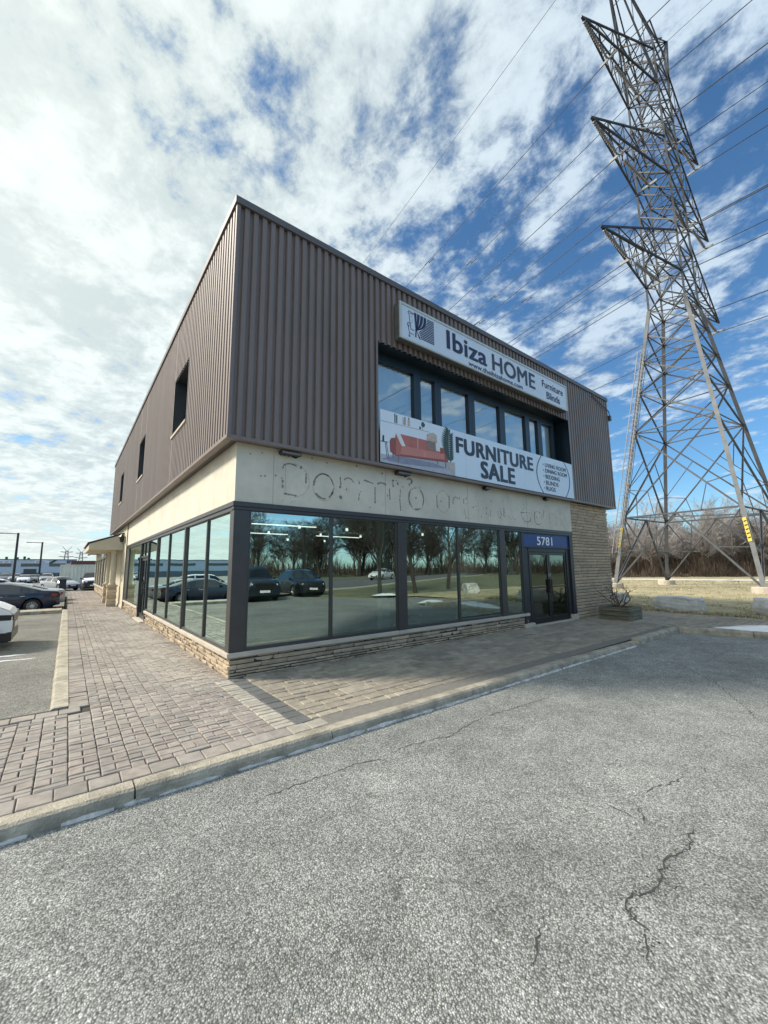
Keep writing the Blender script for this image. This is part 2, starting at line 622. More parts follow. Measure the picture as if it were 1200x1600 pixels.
m_redbrown = mk('red_roof', (0.14, 0.045, 0.035), 0.7, 0.1, 1)
g_shop = glassy('shop_glass', 0.42, (0.42, 0.56, 0.52), (0.66, 0.82, 0.78))
g_up = glassy('upper_glass', 0.20, (0.86, 0.90, 0.90), (0.78, 0.83, 0.83))
m_blind = mk('window_blind', (0.78, 0.79, 0.77), .8, .05, 2)
g_door = glassy('door_glass', 0.13, (0.26, 0.33, 0.31), (0.62, 0.74, 0.72))


def asphalt(name, base, salt):
    m = bpy.data.materials.new(name)
    m.use_nodes = True
    N, L = m.node_tree.nodes, m.node_tree.links
    b = N['Principled BSDF']
    b.inputs['Roughness'].default_value = 0.92
    b.inputs['Specular IOR Level'].default_value = 0.25
    t = N.new('ShaderNodeTexCoord')

    def vor(scale, feat='F1'):
        n = N.new('ShaderNodeTexVoronoi')
        n.feature = feat
        n.inputs['Scale'].default_value = scale
        L.new(t.outputs['Object'], n.inputs['Vector'])
        return n

    def noi(scale, det=4, ro=0.6):
        n = N.new('ShaderNodeTexNoise')
        n.inputs['Scale'].default_value = scale
        n.inputs['Detail'].default_value = det
        n.inputs['Roughness'].default_value = ro
        L.new(t.outputs['Object'], n.inputs['Vector'])
        return n

    def rng(x, a, c, d, e, cl=True):
        n = N.new('ShaderNodeMapRange')
        n.clamp = cl
        L.new(x, n.inputs[0])
        for i, q in enumerate((a, c, d, e)):
            n.inputs[i + 1].default_value = q
        return n.outputs[0]

    def mth(op, a, c):
        n = N.new('ShaderNodeMath')
        n.operation = op
        for i, q in enumerate((a, c)):
            if isinstance(q, (int, float)):
                n.inputs[i].default_value = q
            else:
                L.new(q, n.inputs[i])
        return n.outputs[0]
    v1 = vor(108)
    v2 = vor(46)
    sp = N.new('ShaderNodeSeparateColor')
    L.new(v1.outputs['Color'], sp.inputs[0])
    sp2 = N.new('ShaderNodeSeparateColor')
    L.new(v2.outputs['Color'], sp2.inputs[0])
    stone = mth('MULTIPLY', rng(sp.outputs[0], 0, 1, 0.50, 1.46), rng(v1.outputs['Distance'], 0.15, 0.75, 1.12, 0.45))
    bigst = rng(sp2.outputs[1], 0.82, 1.0, 0.0, 0.75)
    stone = mth('ADD', stone, mth('MULTIPLY', bigst, rng(v2.outputs['Distance'], 0.2, 0.55, 1.0, 0.0)))
    blot = rng(noi(0.55, 5).outputs[0], 0.32, 0.68, 0.80, 1.16)
    blot2 = rng(noi(3.5, 6, 0.7).outputs[0], 0.30, 0.70, 0.80, 1.2)
    saltm = rng(noi(5.5, 8, 0.75).outputs[0], 0.60, 0.74, 0.0, salt)
    val = mth('MULTIPLY', mth('MULTIPLY', stone, blot), blot2)
    val = mth('ADD', val, saltm)
    darkm = rng(noi(0.42, 7, 0.72).outputs[0], 0.54, 0.68, 1.0, 0.80)
    oil = rng(noi(1.9, 5, 0.6).outputs[0], 0.66, 0.74, 1.0, 0.62)
    val = mth('MULTIPLY', mth('MULTIPLY', val, darkm), oil)
    vm = N.new('ShaderNodeVectorMath')
    vm.operation = 'SCALE'
    vm.inputs[0].default_value = base
    L.new(val, vm.inputs['Scale'])
    L.new(vm.outputs[0], b.inputs['Base Color'])
    bp = N.new('ShaderNodeBump')
    bp.inputs['Strength'].default_value = 0.75
    bp.inputs['Distance'].default_value = 0.006
    hh = mth('ADD', rng(v1.outputs['Distance'], 0, 0.7, 1, 0), mth('MULTIPLY', sp.outputs[1], 0.7))
    L.new(hh, bp.inputs['Height'])
    L.new(bp.outputs[0], b.inputs['Normal'])
    return m


m_asph = asphalt('asphalt_front', (0.365, 0.372, 0.345), 0.5)
m_asphL = asphalt('asphalt_side', (0.29, 0.28, 0.25), 0.35)
m_road = mk('road_asphalt', (0.12, 0.12, 0.12), 0.9, 0.15, 1)
m_crack = mk('crack', (0.055, 0.053, 0.048), 0.95, 0.3, 20)

# ------------------------------------------------------------------ ground
def zl(y):
    if y < 17:
        return -0.026 - 0.124 * max(0.0, y - .3) / 16.7
    return -0.15 - 0.26 * min(1.0, (y - 17) / 5)


b = MB()
b.face([(-1500, -1500, -0.75), (1500, -1500, -0.75), (1500, 2500, -0.75), (-1500, 2500, -0.75)])
tag(b.build('ground', m_farground), kind='structure')

# front asphalt with its cracks
b = MB()
b.face([(-70, -24, -0.10), (17, -24, -0.10), (17, -2.3, -0.10), (-70, -2.3, -0.10)], 0)


def crack(pts, w, mi=1):
    out = []
    for (p, q) in zip(pts, pts[1:]):
        n = max(3, int(math.dist(p, q) / 0.035))
        for k in range(n):
            t = k / n
            out.append((p[0] + (q[0] - p[0]) * t + rnd.uniform(-.018, .018), p[1] + (q[1] - p[1]) * t + rnd.uniform(-.018, .018)))
    out.append(pts[-1])
    prev = None
    for k, p in enumerate(out):
        q = out[min(k + 1, len(out) - 1)]
        o = out[max(k - 1, 0)]
        d = Vector((q[0] - o[0], q[1] - o[1])).normalized()
        nrm = Vector((-d.y, d.x))
        e = min(1.0, min(k, len(out) - 1 - k) / 5)
        ww = w * e * rnd.uniform(0.25, 1.2) / 2
        cur = (Vector(p) + nrm * ww, Vector(p) - nrm * ww)
        if prev:
            b.face([(*prev[0], -0.0975), (*prev[1], -0.0975), (*cur[1], -0.0975), (*cur[0], -0.0975)], mi)
        prev = cur


CR = [
 [(-0.53, -2.99), (-0.3, -3.01), (-0.1, -3.0), (0.17, -3.02), (0.4, -3.02), (0.58, -3.08), (0.63, -3.2)],
 [(0.67, -3.04), (1.0, -3.04), (1.32, -3.07), (1.44, -3.15), (1.68, -3.09), (2.18, -3.01), (2.66, -3.07), (3.4, -3.11)],
 [(2.41, -3.41), (2.19, -3.51), (2.33, -3.51)],
 [(1.74, -4.47), (1.72, -4.63), (1.69, -4.74)],
 [(3.0, -4.43), (3.01, -4.6), (3.02, -4.79)],
 [(2.74, -4.93), (2.7, -5.01), (2.52, -5.01)],
 [(2.47, -4.9), (2.31, -4.93), (2.1, -4.88), (1.92, -4.81), (1.81, -4.82)],
 [(1.71, -4.8), (1.6, -4.85), (1.48, -4.94), (1.42, -4.98)],
 [(1.68, -5.17), (1.56, -5.19), (1.49, -5.22), (1.38, -5.22), (1.23, -5.19), (1.11, -5.19), (0.95, -5.21), (0.81, -5.21), (0.71, -5.17), (0.62, -5.17), (0.58, -5.22), (0.55, -5.29), (0.46, -5.32), (0.35, -5.34)],
 [(1.43, -5.24), (1.44, -5.32), (1.43, -5.45), (1.43, -5.55)],
 [(0.95, -5.21), (0.95, -5.28), (1.0, -5.36)],
 [(0.29, -4.94), (0.14, -4.96), (0.0, -5.02), (-0.13, -5.06)],
 [(3.53, -3.56), (3.61, -3.87), (3.7, -4.05)],
 [(7.09, -3.28), (6.71, -3.73), (5.89, -4.35), (4.43, -5.08)],
 [(7.35, -3.84), (8.61, -3.84), (9.43, -3.87)],
 [(3.73, -4.78), (3.73, -5.0), (3.66, -5.23)],
 [(1.42, -4.94), (1.45, -4.87), (1.47, -4.76), (1.54, -4.59)],
 [(0.54, -5.66), (0.57, -5.72)],
 [(-6, -12), (-1, -12.4), (4, -11.6), (9, -12.2)],
]
for c in CR:
    crack(c, 0.011 if c[0] != (1.68, -5.17) else 0.0125)
# crumbled spots along the worst crack
for (x, y, s_) in ((1.42, -5.22, .05), (1.23, -5.19, .06), (1.0, -5.2, .09), (0.85, -5.2, .10), (.7, -5.18, .08), (.58, -5.2, .05), (.42, -5.33, .05)):
    for k in range(20):
        px_, py_ = x + rnd.gauss(0, s_), y + rnd.gauss(0, s_ * .35)
        a = rnd.uniform(.002, .007)
        b.face([(px_ + a * math.cos(t) * rnd.uniform(.6, 1.3), py_ + a * math.sin(t) * rnd.uniform(.6, 1.3), -.0976) for t in (0, 1.05, 2.1, 3.14, 4.2, 5.2)], 1)
tag(b.build('asphalt_lot', [m_asph, m_crack], weld='open'), kind='structure')

# side car park, falling gently away
b = MB()
ys = [0.18, 4, 8, 12, 17, 22, 40, 128]
for y0, y1 in zip(ys, ys[1:]):
    b.face([(-90, y0, zl(y0)), (-1.8, y0, zl(y0)), (-1.8, y1, zl(y1)), (-90, y1, zl(y1))])
b.face([(-1.8, 36.0, zl(36) - 0.004), (14, 36.0, zl(36) - 0.004), (14, 128, zl(128) - 0.004), (-1.8, 128, zl(128) - 0.004)])
tag(b.build('car_park', m_asphL, weld='open'), kind='structure')

# a raised strip between the parking bays
b = MB()
b.box(-40, -1.86, 16.3, 17.5, -0.45, -0.005)
tag(b.build('bay_strip', m_kerb, bevel=0.03), kind='structure')

# the bed the pavers lie in
b = MB()
b.box(-9, 15.2, -2.3, 0.3, -0.3, -0.022)
b.box(-1.68, 0.3, 0.3, 36, -0.5, -0.023)
b.slab([(11.1, -2.28), (11.1, -2.7), (11.5, -4.1), (11.65, -5.5), (11.5, -6.9), (13, -7.6), (15.2, -7.6), (15.2, -2.28)], -0.3, -0.0225)
b.box(13.6, 15.2, 0.3, 8.0, -0.3, -0.0235)
tag(b.build('paving_bed', m_joint), kind='structure')


def paver(mb, x0, x1, y0, y1, mi=0, gap=0.007, ch=0.007, jig=0.0024, z=0.0):
    x0 += gap / 2
    x1 -= gap / 2
    y0 += gap / 2
    y1 -= gap / 2
    z += rnd.uniform(-jig, jig) * 1.4
    tx, ty = rnd.uniform(-jig, jig), rnd.uniform(-jig, jig)
    i = len(mb.v)
    j = jig * 0.9
    x0 += rnd.uniform(-j, j); x1 += rnd.uniform(-j, j); y0 += rnd.uniform(-j, j); y1 += rnd.uniform(-j, j)
    for (x, y, s, t) in ((x0, y0, -1, -1), (x1, y0, 1, -1), (x1, y1, 1, 1), (x0, y1, -1, 1)):
        mb.v.append((x - s * ch, y - t * ch, z + tx * s + ty * t))
    for (x, y, s, t) in ((x0, y0, -1, -1), (x1, y0, 1, -1), (x1, y1, 1, 1), (x0, y1, -1, 1)):
        mb.v.append((x, y, z - ch * 0.9 + tx * s + ty * t))
    for (x, y) in ((x0, y0), (x1, y0), (x1, y1), (x0, y1)):
        mb.v.append((x, y, z - 0.03))
    for q in ((0, 1, 2, 3), (0, 4, 5, 1), (1, 5, 6, 2), (2, 6, 7, 3), (3, 7, 4, 0), (4, 8, 9, 5), (5, 9, 10, 6), (6, 10, 11, 7), (7, 11, 8, 4)):
        mb.idx(tuple(i + k for k in q), mi)


b = MB()
C = 0.2136
# columns of square pairs and single stretchers
for ix in range(-34, 8):
    x = -1.46 + ix * C
    if x + C > 0.26:
        continue
    y = -2.06 - (rnd.random() * .12)
    pair = ix % 2
    while y < (35.6 if ix < 7 else 22):
        h = (.128 if pair else .070) * rnd.uniform(.97, 1.03)
        y0, y1 = max(y, -2.06), y + h
        y = y1
        was, pair = pair, (not pair if rnd.random() > .12 or pair else pair)
        if y1 - y0 < .03 or (x + C > .045 and y1 < .17) or (x < -1.47 and y1 > -.03):
            continue
        if y0 > 20:
            paver(b, x, x + C, y0, y1 + .13)
            y += .13
        elif was:
            paver(b, x, x + C / 2, y0, y1)
            paver(b, x + C / 2, x + C, y0, y1)
        else:
            paver(b, x, x + C, y0, y1)
# border rows
x = -8.9
while x < 0.43:
    paver(b, x, x + 0.21, -2.27, -2.06, 1 if x > 0.03 else 0)
    if x < -1.7:
        paver(b, x, x + 0.21, -0.03, 0.17, 0)
    x += 0.21
y = 0.17
while y < 35.6:
    paver(b, -1.67, -1.46, y, y + 0.104, 0)
    y += 0.104
y = -2.06
while y < 0.2:
    paver(b, 0.035, 0.25, y, y + 0.104, 1)
    paver(b, 0.25, 0.455, y, y + 0.208, 2)
    y += 0.104
    paver(b, 0.035, 0.25, y, y + 0.104, 1)
    y += 0.104
tag(b.build('pavement', [m_paver, m_pband, m_pdark], weld='open'), kind='structure')

# flag pavers along the shop front and on the island
b = MB()
UN = [0.145, 0.205, 0.145, 0.29, 0.145, 0.205]


def flags(xa, xb, ya, yb, clip=None, off=0):
    y, k = ya, off
    while y < yb - 0.02:
        h = min(UN[k % len(UN)], yb - y)
        x = xa - rnd.uniform(0, 0.2)
        while x < xb:
            w = rnd.choice((0.145, 0.22, 0.29, 0.36, 0.43))
            x0, x1 = max(x, xa), min(x + w, xb)
            if x1 - x0 > 0.05 and (clip is None or clip(0.5 * (x0 + x1), y + h / 2)):
                if h > 0.26 and w < 0.25 and x1 - x0 > 0.12:
                    paver(b, x0, x1, y, y + h / 2, 0, 0.011, 0.009, 0.003)
                    paver(b, x0, x1, y + h / 2, y + h, 0, 0.011, 0.009, 0.003)
                else:
                    paver(b, x0, x1, y, y + h, 0, 0.011, 0.009, 0.003)
            x += w
        y += h
        k += 1


flags(0.455, 11.1, -2.03, 0.24)
flags(11.1, 15.15, -7.5, 0.28, clip=lambda x, y: x > 11.25 + 0.1 * max(0, -y - 2.6) or y > -2.5)
flags(13.65, 15.15, 0.28, 8.0)
b.face([(0.46, -2.285, -0.004), (10.9, -2.285, -0.004), (10.9, -2.03, -0.004), (0.46, -2.03, -0.004)], 1)
tag(b.build('flag_pavement', [m_flag, m_strip], weld='open'), kind='structure')

# kerbs
b = MB()


def kerb_run(pts, w=0.18, zt=lambda s: 0.0, zb=-0.2, seg=0.45, joint=None, ends=0.006):
    """kerb stones along a polyline; inner edge on the line, body to its right"""
    tot = 0.0
    lens = [math.dist(p, q) for p, q in zip(pts, pts[1:])]

    def at(s):
        for (p, q, l) in zip(pts, pts[1:], lens):
            if s <= l or q == pts[-1]:
                t = s / l
                d = Vector((q[0] - p[0], q[1] - p[1])).normalized()
                return Vector((p[0] + (q[0] - p[0]) * t, p[1] + (q[1] - p[1]) * t)), Vector((d.y, -d.x))
            s -= l
    L_ = sum(lens)
    cuts = joint or [0, L_]
    for a, e in zip(cuts, cuts[1:]):
        a2, e2 = a + ends, e - ends
        n = max(1, int((e2 - a2) / seg))
        rows = []
        for k in range(n + 1):
            s = a2 + (e2 - a2) * k / n
            p, nr = at(s)
            z = zt(s)
            jj = rnd.uniform(-.006, .006)
            sec = [(0, zb), (0, z - .012), (.012, z + 0.002), (w * .80, z + .004 + jj * .3), (w * .93, z - .012), (w + jj, z - .04), (w + 0.012 + jj, zb)]
            rows.append([(p.x + nr.x * o, p.y + nr.y * o, zz) for o, zz in sec])
        i = len(b.v)
        m = 7
        for r_ in rows:
            b.v += r_
        for k in range(n):
            for j in range(m - 1):
                b.idx((i + k * m + j, i + k * m + j + 1, i + (k + 1) * m + j + 1, i + (k + 1) * m + j))
        b.idx(tuple(i + j for j in range(m)))
        b.idx(tuple(i + n * m + j for j in range(m)))


def zt_front(s):           # s measured from x = -12
    x = s - 12
    if x < 5.0:
        return 0.0
    if x < 8.3:
        return -0.03 * (x - 5.0) / 3.3
    if x < 8.75:
        return 0.03
    return 0.03 * min(1, (x - 8.0))


kerb_run([(-12, -2.285), (11.02, -2.285)], zt=zt_front, joint=[0, 4.4, 7.5, 10.73, 12.46, 14.9, 16.3, 18.6, 20.3, 20.75, 23.02])
kerb_run([(11.02, -2.36), (11.12, -2.75), (11.42, -4.0), (11.6, -5.5), (11.45, -6.9), (12.4, -7.6), (15.2, -7.75)], zt=lambda s: 0.04, joint=[0, 1.5, 3.2, 4.7, 6.0, 9.0])
tag(b.build('kerb', m_kerb), kind='structure')
b = MB()
kerb_run([(-1.68, 0.25), (-1.68, 16.2)], w=-0.17, zt=lambda s: 0.005, zb=-0.5, joint=[0, 2.4, 4.9, 8, 11, 15.95])
tag(b.build('side_kerb', m_kerb), kind='structure')

# ice left along the kerb foot, snow on the island
b = MB()


def ice(x0, x1, y, w0, w1):
    n = max(6, int((x1 - x0) / 0.02))
    ww = w0
    row = None
    ph = rnd.uniform(0, 9)
    for k in range(n + 1):
        x = x0 + (x1 - x0) * k / n
        ww += rnd.uniform(-.005, .005)
        ww = min(w1, max(w0 * .25, ww))
        e = min(1, min(k, n - k) / 5) * max(.06, .62 + .5 * math.sin(x * 7 + ph) * math.sin(x * 17.3 + ph * 2))
        wv = ww * e
        cur = [(x, y + .014, -0.082 + .012 * e + rnd.uniform(-.003, .003)), (x, y - wv * .55, -0.089 + .004 * e + rnd.uniform(-.002, .002)), (x, y - wv - rnd.uniform(0, .004), -0.0985)]
        if row:
            for j in range(2):
                b.face([row[j], row[j + 1], cur[j + 1], cur[j]])
        row = cur


x = -6.0
while x < 0.1:
    l = rnd.uniform(0.12, 0.5)
    ice(x, x + l, -2.478, 0.008, 0.022)
    x += l + rnd.uniform(0.02, 0.22)
x = 0.12
while x < 7.6:
    l = rnd.uniform(0.5, 1.4)
    ice(x, x + l, -2.478, 0.016, 0.05)
    x += l + rnd.uniform(0.0, 0.04)
tag(b.build('kerb_ice', m_icy, weld=True), kind='stuff')


def drift(name, cx, cy, pts, h, mat=None, z0=0.0):
    """low snow heap over an outline"""
    b = MB()
    n = len(pts)
    rings = 5
    ids = []
    for r_ in range(rings):
        t = r_ / rings
        ring = []
        for (x, y) in pts:
            z = h * (1 - (1 - t) ** 2) * rnd.uniform(.75, 1.2) if r_ else 0
            ring.append(b.vert((x + (cx - x) * t + rnd.uniform(-.03, .03), y + (cy - y) * t + rnd.uniform(-.03, .03), z0 + z)))
        ids.append(ring)
    top = b.vert((cx, cy, z0 + h))
    for r_ in range(rings - 1):
        for k in range(n):
            b.idx((ids[r_][k], ids[r_][(k + 1) % n], ids[r_ + 1][(k + 1) % n], ids[r_ + 1][k]))
    for k in range(n):
        b.idx((ids[-1][k], ids[-1][(k + 1) % n], top))
    return tag(b.build(name, mat or m_snow, smooth=True), kind='stuff')


def blob(cx, cy, rx, ry, n=22, rot=0.0):
    o = []
    for k in range(n):
        a = 2 * math.pi * k / n
        f = rnd.uniform(.8, 1.12)
        x, y = rx * f * math.cos(a), ry * f * math.sin(a)
        o.append((cx + x * math.cos(rot) - y * math.sin(rot), cy + x * math.sin(rot) + y * math.cos(rot)))
    return o


drift('snow_patch', 12.05, -4.6, blob(12.05, -4.5, 0.32, 1.5, 34, R(12)), 0.16)
drift('snow_patch', 12.0, -7.3, blob(12.0, -7.3, 0.8, 0.3, 20), 0.10)
drift('snow_patch', 13.3, -12.4, blob(13.3, -12.4, 0.9, 0.4, 20, R(40)), 0.10, z0=0.04)
drift('snow_patch', -3.4, 4.6, blob(-3.4, 4.6, 1.1, 0.13, 24), 0.02, z0=zl(4.6))
drift('snow_patch', -3.1, 5.3, blob(-3.2, 5.25, 0.8, 0.08, 24), 0.02, z0=zl(5.3))

# lawn beside the tower, round to the road behind the viewer
b = MB()
edge = [(15.1, 60), (15.1, 9), (15.12, 5), (15.05, 1.5), (15.0, -0.6), (14.95, -2), (14.9, -3.5), (15.1, -5.2), (15.6, -7), (14.4, -11.5), (12.2, -13.8), (8, -20), (0, -22.5), (-70, -23)]
NX = 40
rows = []
for (ex, ey) in edge:
    pass
xs = [15.0 + (k / 60) ** 1.6 * 120 for k in range(61)]
yy = [-12 + k * 0.8 for k in range(95)]
for j, y in enumerate(yy):
    row = []
    # edge x at this y
    for (p, q) in zip(edge, edge[1:]):
        if min(p[1], q[1]) <= y <= max(p[1], q[1]) and p[1] != q[1]:
            exx = p[0] + (q[0] - p[0]) * (y - p[1]) / (q[1] - p[1])
    for k, x in enumerate(xs):
        f = min(1.0, k / 3)
        row.append(b.vert((x - 15 + exx if k < 6 else max(x, exx + 0.01 * k), y, (0.03 + 0.02 * f + rnd.uniform(-.03, .035) * f) if k else -0.04)))
    rows.append(row)
for j in range(len(rows) - 1):
    for k in range(len(xs) - 1):
        b.idx((rows[j][k], rows[j][k + 1], rows[j + 1][k + 1], rows[j + 1][k]))
b.slab([(14.3, -11.6), (12.2, -13.8), (8, -20), (0, -22.5), (-70, -23), (-70, -140), (140, -140), (140, -11.6)], -0.2, 0.025, 1)
tag(b.build('lawn', [m_lawn, m_turf], smooth=True), kind='structure')

b = MB()
for k in range(15000):
    if k < 6500:
        y = rnd.uniform(-7, 4.5)
        for (p, q) in zip(edge, edge[1:]):
            if min(p[1], q[1]) <= y <= max(p[1], q[1]) and p[1] != q[1]:
                exx = p[0] + (q[0] - p[0]) * (y - p[1]) / (q[1] - p[1])
        x = exx - 0.05 + abs(rnd.gauss(0, 1.6))
        h = rnd.uniform(.05, .13)
    else:
        x = 15.3 + 32 * rnd.random() ** 1.5
        y = rnd.uniform(-9, 14)
        h = rnd.uniform(.05, .17)
    for q in range(3):
        a = rnd.uniform(0, 6.28)
        l = rnd.uniform(.3, 1.1) * h
        w = rnd.uniform(.008, .02) * (1 + (x - 15) * .05)
        dx, dy = math.cos(a), math.sin(a)
        ox, oy = x + rnd.uniform(-.06, .06), y + rnd.uniform(-.06, .06)
        b.face([(ox - dy * w, oy + dx * w, 0.0), (ox + dy * w, oy - dx * w, 0.0), (ox + dx * l, oy + dy * l, h * rnd.uniform(.6, 1.1))])
tag(b.build('grass', m_blade, weld='open'), kind='stuff')

# pale path across the field and the road behind the viewer
b = MB()
d = Vector((0.55, -0.83))
b.face([(41.5, 30, 0.075), (45.5, 30, 0.075), (58, -14, 0.075), (53, -14, 0.075)])
o = b.build('path', mk('path_gravel', (0.62, 0.58, 0.50), 0.9, 0.08, 1.5), weld='open')
tag(o, kind='structure')
b = MB()
dv = Vector((0.894, -0.447))
nv = Vector((-0.447, -0.894))
p0 = Vector((19.7, -25.0))


def rstrip(a, e, z, mi):
    q = [p0 + dv * -90 + nv * a, p0 + dv * 120 + nv * a, p0 + dv * 120 + nv * e, p0 + dv * -90 + nv * e]
    b.face([(v.x, v.y, z) for v in q], mi)


rstrip(0, 15, 0.035, 0)
rstrip(-2.2, -0.6, 0.037, 1)
rstrip(7.4, 7.55, 0.041, 2)
o = b.build('road', [m_road, m_kerb, m_yellow], weld='open')
tag(o, kind='structure')

# ------------------------------------------------------------------ the store
WX, LY, ZB, ZT = 13.855, 22.26, 3.735, 7.93
store = thing('furniture_store', 'two storey corner store with brown ribbed cladding over cream fascia and big shop windows', 'building')

# ribbed cladding
PITCH_R, GD = 0.155, 0.048


def rib_profile(u0, u1):
    """list of (u, depth) from u0 to u1"""
    pts = [(u0, 0.0)]
    k = math.floor(u0 / PITCH_R)
    while k * PITCH_R < u1:
        c = k * PITCH_R + 0.10
        for (du, dd) in ((-0.038, 0), (-0.026, GD), (0.026, GD), (0.038, 0)):
            u = c + du
            if u0 + 0.03 < u < u1 - 0.03:
                pts.append((u, dd))
        k += 1
    pts.append((u1, 0.0))
    return pts


def clad(mb, u0, u1, z0, z1, f):
    pr = rib_profile(u0, u1)
    for (a, da), (c, dc) in zip(pr, pr[1:]):
        mb.face([f(a, da, z0), f(c, dc, z0), f(c, dc, z1), f(a, da, z1)])


front = lambda u, d, z: (u, d, z)
left = lambda u, d, z: (d, u, z)
right = lambda u, d, z: (WX - d, u, z)
rear = lambda u, d, z: (u, LY - d, z)
OX0, OX1, OZ0, OZ1 = 2.97, 10.80, 3.735, 6.38
b = MB()
CT = ZT - 0.06
clad(b, 0.0, OX0, ZB, CT, front)
clad(b, OX0, OX1, OZ1, CT, front)
clad(b, OX1, WX, ZB, CT, front)
LW = [(3.12, 4.62), (9.55, 11.0), (16.4, 17.7)]
LZ0, LZ1 = 4.92, 6.40
y = 0.0
for (a, c) in LW:
    clad(b, y, a, ZB, CT, left)
    clad(b, a, c, ZB, LZ0, left)
    clad(b, a, c, LZ1, CT, left)
    y = c
clad(b, y, LY, ZB, CT, left)
clad(b, 0, LY, ZB, CT, right)
clad(b, 0, WX, ZB, CT, rear)
b.build('cladding', m_siding, store, weld='open')
# corner trims and bottom drip edge
b = MB()
b.box(-0.006, 0.055, -0.006, 0.055, ZB, CT)
b.box(WX - 0.055, WX + 0.006, -0.006, 0.055, ZB, CT)
b.box(-0.012, WX + 0.012, -0.012, 0.10, ZB - 0.05, ZB + 0.012)
b.box(-0.0125, 0.10, 0.10, LY, ZB - 0.05, ZB + 0.012)
b.box(WX - 0.10, WX + 0.0125, 0.10, LY, ZB - 0.05, ZB + 0.012)
b.build('cladding_trim', m_siding, store, bevel=0.004)
b = MB()
b.box(-0.035, WX + 0.035, -0.035, 0.22, CT - 0.07, ZT)
b.box(-0.035, 0.22, 0.22, LY + 0.03, CT - 0.0705, ZT - 0.0005)
b.box(WX - 0.22, WX + 0.0355, 0.22, LY + 0.03, CT - 0.0705, ZT - 0.0005)
b.box(0.22, WX - 0.22, LY - 0.2, LY + 0.03, CT - 0.071, ZT - 0.001)
for k in range(1, 5):
    b.box(k * 2.9 - .02, k * 2.9 + .02, -0.038, 0.0, CT - 0.068, ZT + 0.002)
b.build('parapet_cap', m_cap, store, bevel=0.006)
b = MB()
b.box(0.10, WX - 0.1, 0.10, 0.35, ZB - 0.02, ZB + 0.03)
b.box(0.101, 0.35, 0.35, LY - .1, ZB - 0.0205, ZB + 0.03)
b.build('soffit', m_trim, store)
b = MB()
b.box(0.06, WX - 0.06, 0.08, LY - 0.06, 7.45, 7.6)
b.box(0.3, WX - 0.3, 0.7, LY - 0.3, 3.74, 3.85)
b.build('roof', m_rooft, store)

# fascia
b = MB()
FX1, FZ0 = 10.95, 2.73
b.box(0.223, FX1, 0.223, 0.45, FZ0, ZB - 0.0205)
b.box(0.2235, 0.45, 0.45, 15.0, FZ0, ZB - 0.0206)
fas = b.build('fascia', m_fascia, store)
# shallow panel joints
for x in (0.86, 3.3, 5.9, 8.45):
    b = MB()
    b.box(x - 0.004, x + 0.004, 0.2195, 0.223, FZ0 + .005, ZB - 0.05)
    b.build('panel_joint', mk('joint_line', (0.42, 0.37, 0.29), 0.9, 0.1, 5), fas)

# old adhesive and holes left by removed letters: (x, z, length, thickness, angle, strong)
glue = MB()
glue_f = MB()


def dab(mb, x, z, l, w, a, mi=0):
    n = 14
    pts = []
    ca, sa = math.cos(R(a)), math.sin(R(a))
    for k in range(n):
        t = 2 * math.pi * k / n
        f = rnd.uniform(.72, 1.15)
        u, v = l / 2 * f * math.cos(t), w / 2 * f * math.sin(t)
        pts.append((x + u * ca - v * sa, z + u * sa + v * ca))
    mb.plate(pts, 0.219, 0.224, mi)


def arc(mb, cx, cz, rx, rz, a0, a1, w, n=None, frac=1.0):
    n = n or max(2, int(abs(a1 - a0) / 11))
    for k in range(n + 1):
        if rnd.random() > frac:
            continue
        a = a0 + (a1 - a0) * k / n
        t = R(a)
        x, z = cx + rx * math.cos(t), cz + rz * math.sin(t)
        tang = math.degrees(math.atan2(rz * math.cos(t), -rx * math.sin(t)))
        dab(mb, x, z, (rx + rz) / 2 * abs(R(a1 - a0)) / n * 1.5, w * rnd.uniform(.7, 1.2), tang)


def line(mb, x0, z0, x1, z1, w, frac=1.0):
    n = max(1, int(math.dist((x0, z0), (x1, z1)) / 0.05))
    a = math.degrees(math.atan2(z1 - z0, x1 - x0))
    for k in range(n + 1):
        if rnd.random() > frac:
            continue
        t = k / n
        dab(mb, x0 + (x1 - x0) * t, z0 + (z1 - z0) * t, 0.075, w * rnd.uniform(.7, 1.2), a)



G = glue
arc(G, 1.17, 3.40, 0.14, 0.09, 150, 40, 0.030)
dab(G, 1.03, 3.40, .05, .03, 70); dab(G, 1.37, 3.45, .06, .05, 40); line(G, 1.475, 3.33, 1.475, 3.21, .035)
line(G, 1.03, 3.16, 1.03, 3.07, .05); dab(G, 1.01, 3.21, .03, .03, 0); line(G, 1.09, 2.94, 1.27, 2.93, .032)
arc(G, 1.84, 3.16, 0.20, 0.235, 62, 140, .030); arc(G, 1.84, 3.16, 0.205, 0.23, 20, 45, .024)
arc(G, 1.84, 3.16, 0.205, 0.23, 150, 175, .034); arc(G, 1.84, 3.16, 0.205, 0.23, -30, -10, .022)
arc(G, 1.84, 3.16, 0.205, 0.23, 310, 332, .040); arc(G, 1.84, 3.16, 0.205, 0.23, 225, 275, .038)
line(G, 2.2, 3.36, 2.21, 3.26, .032); dab(G, 2.2, 3.19, .07, .05, 90); dab(G, 2.21, 2.99, .08, .065, 90)
arc(G, 2.39, 3.29, .11, .10, 145, 40, .028); dab(G, 2.5, 3.33, .04, .03, 0)
dab(G, 2.64, 3.33, .06, .03, 90); line(G, 2.64, 3.08, 2.63, 3.01, .035); line(G, 2.79, 3.39, 2.96, 3.36, .034)
line(G, 3.03, 3.26, 3.03, 2.98, .030); arc(G, 3.21, 3.345, .11, .05, 160, 20, .036); line(G, 3.41, 3.27, 3.42, 3.09, .030)
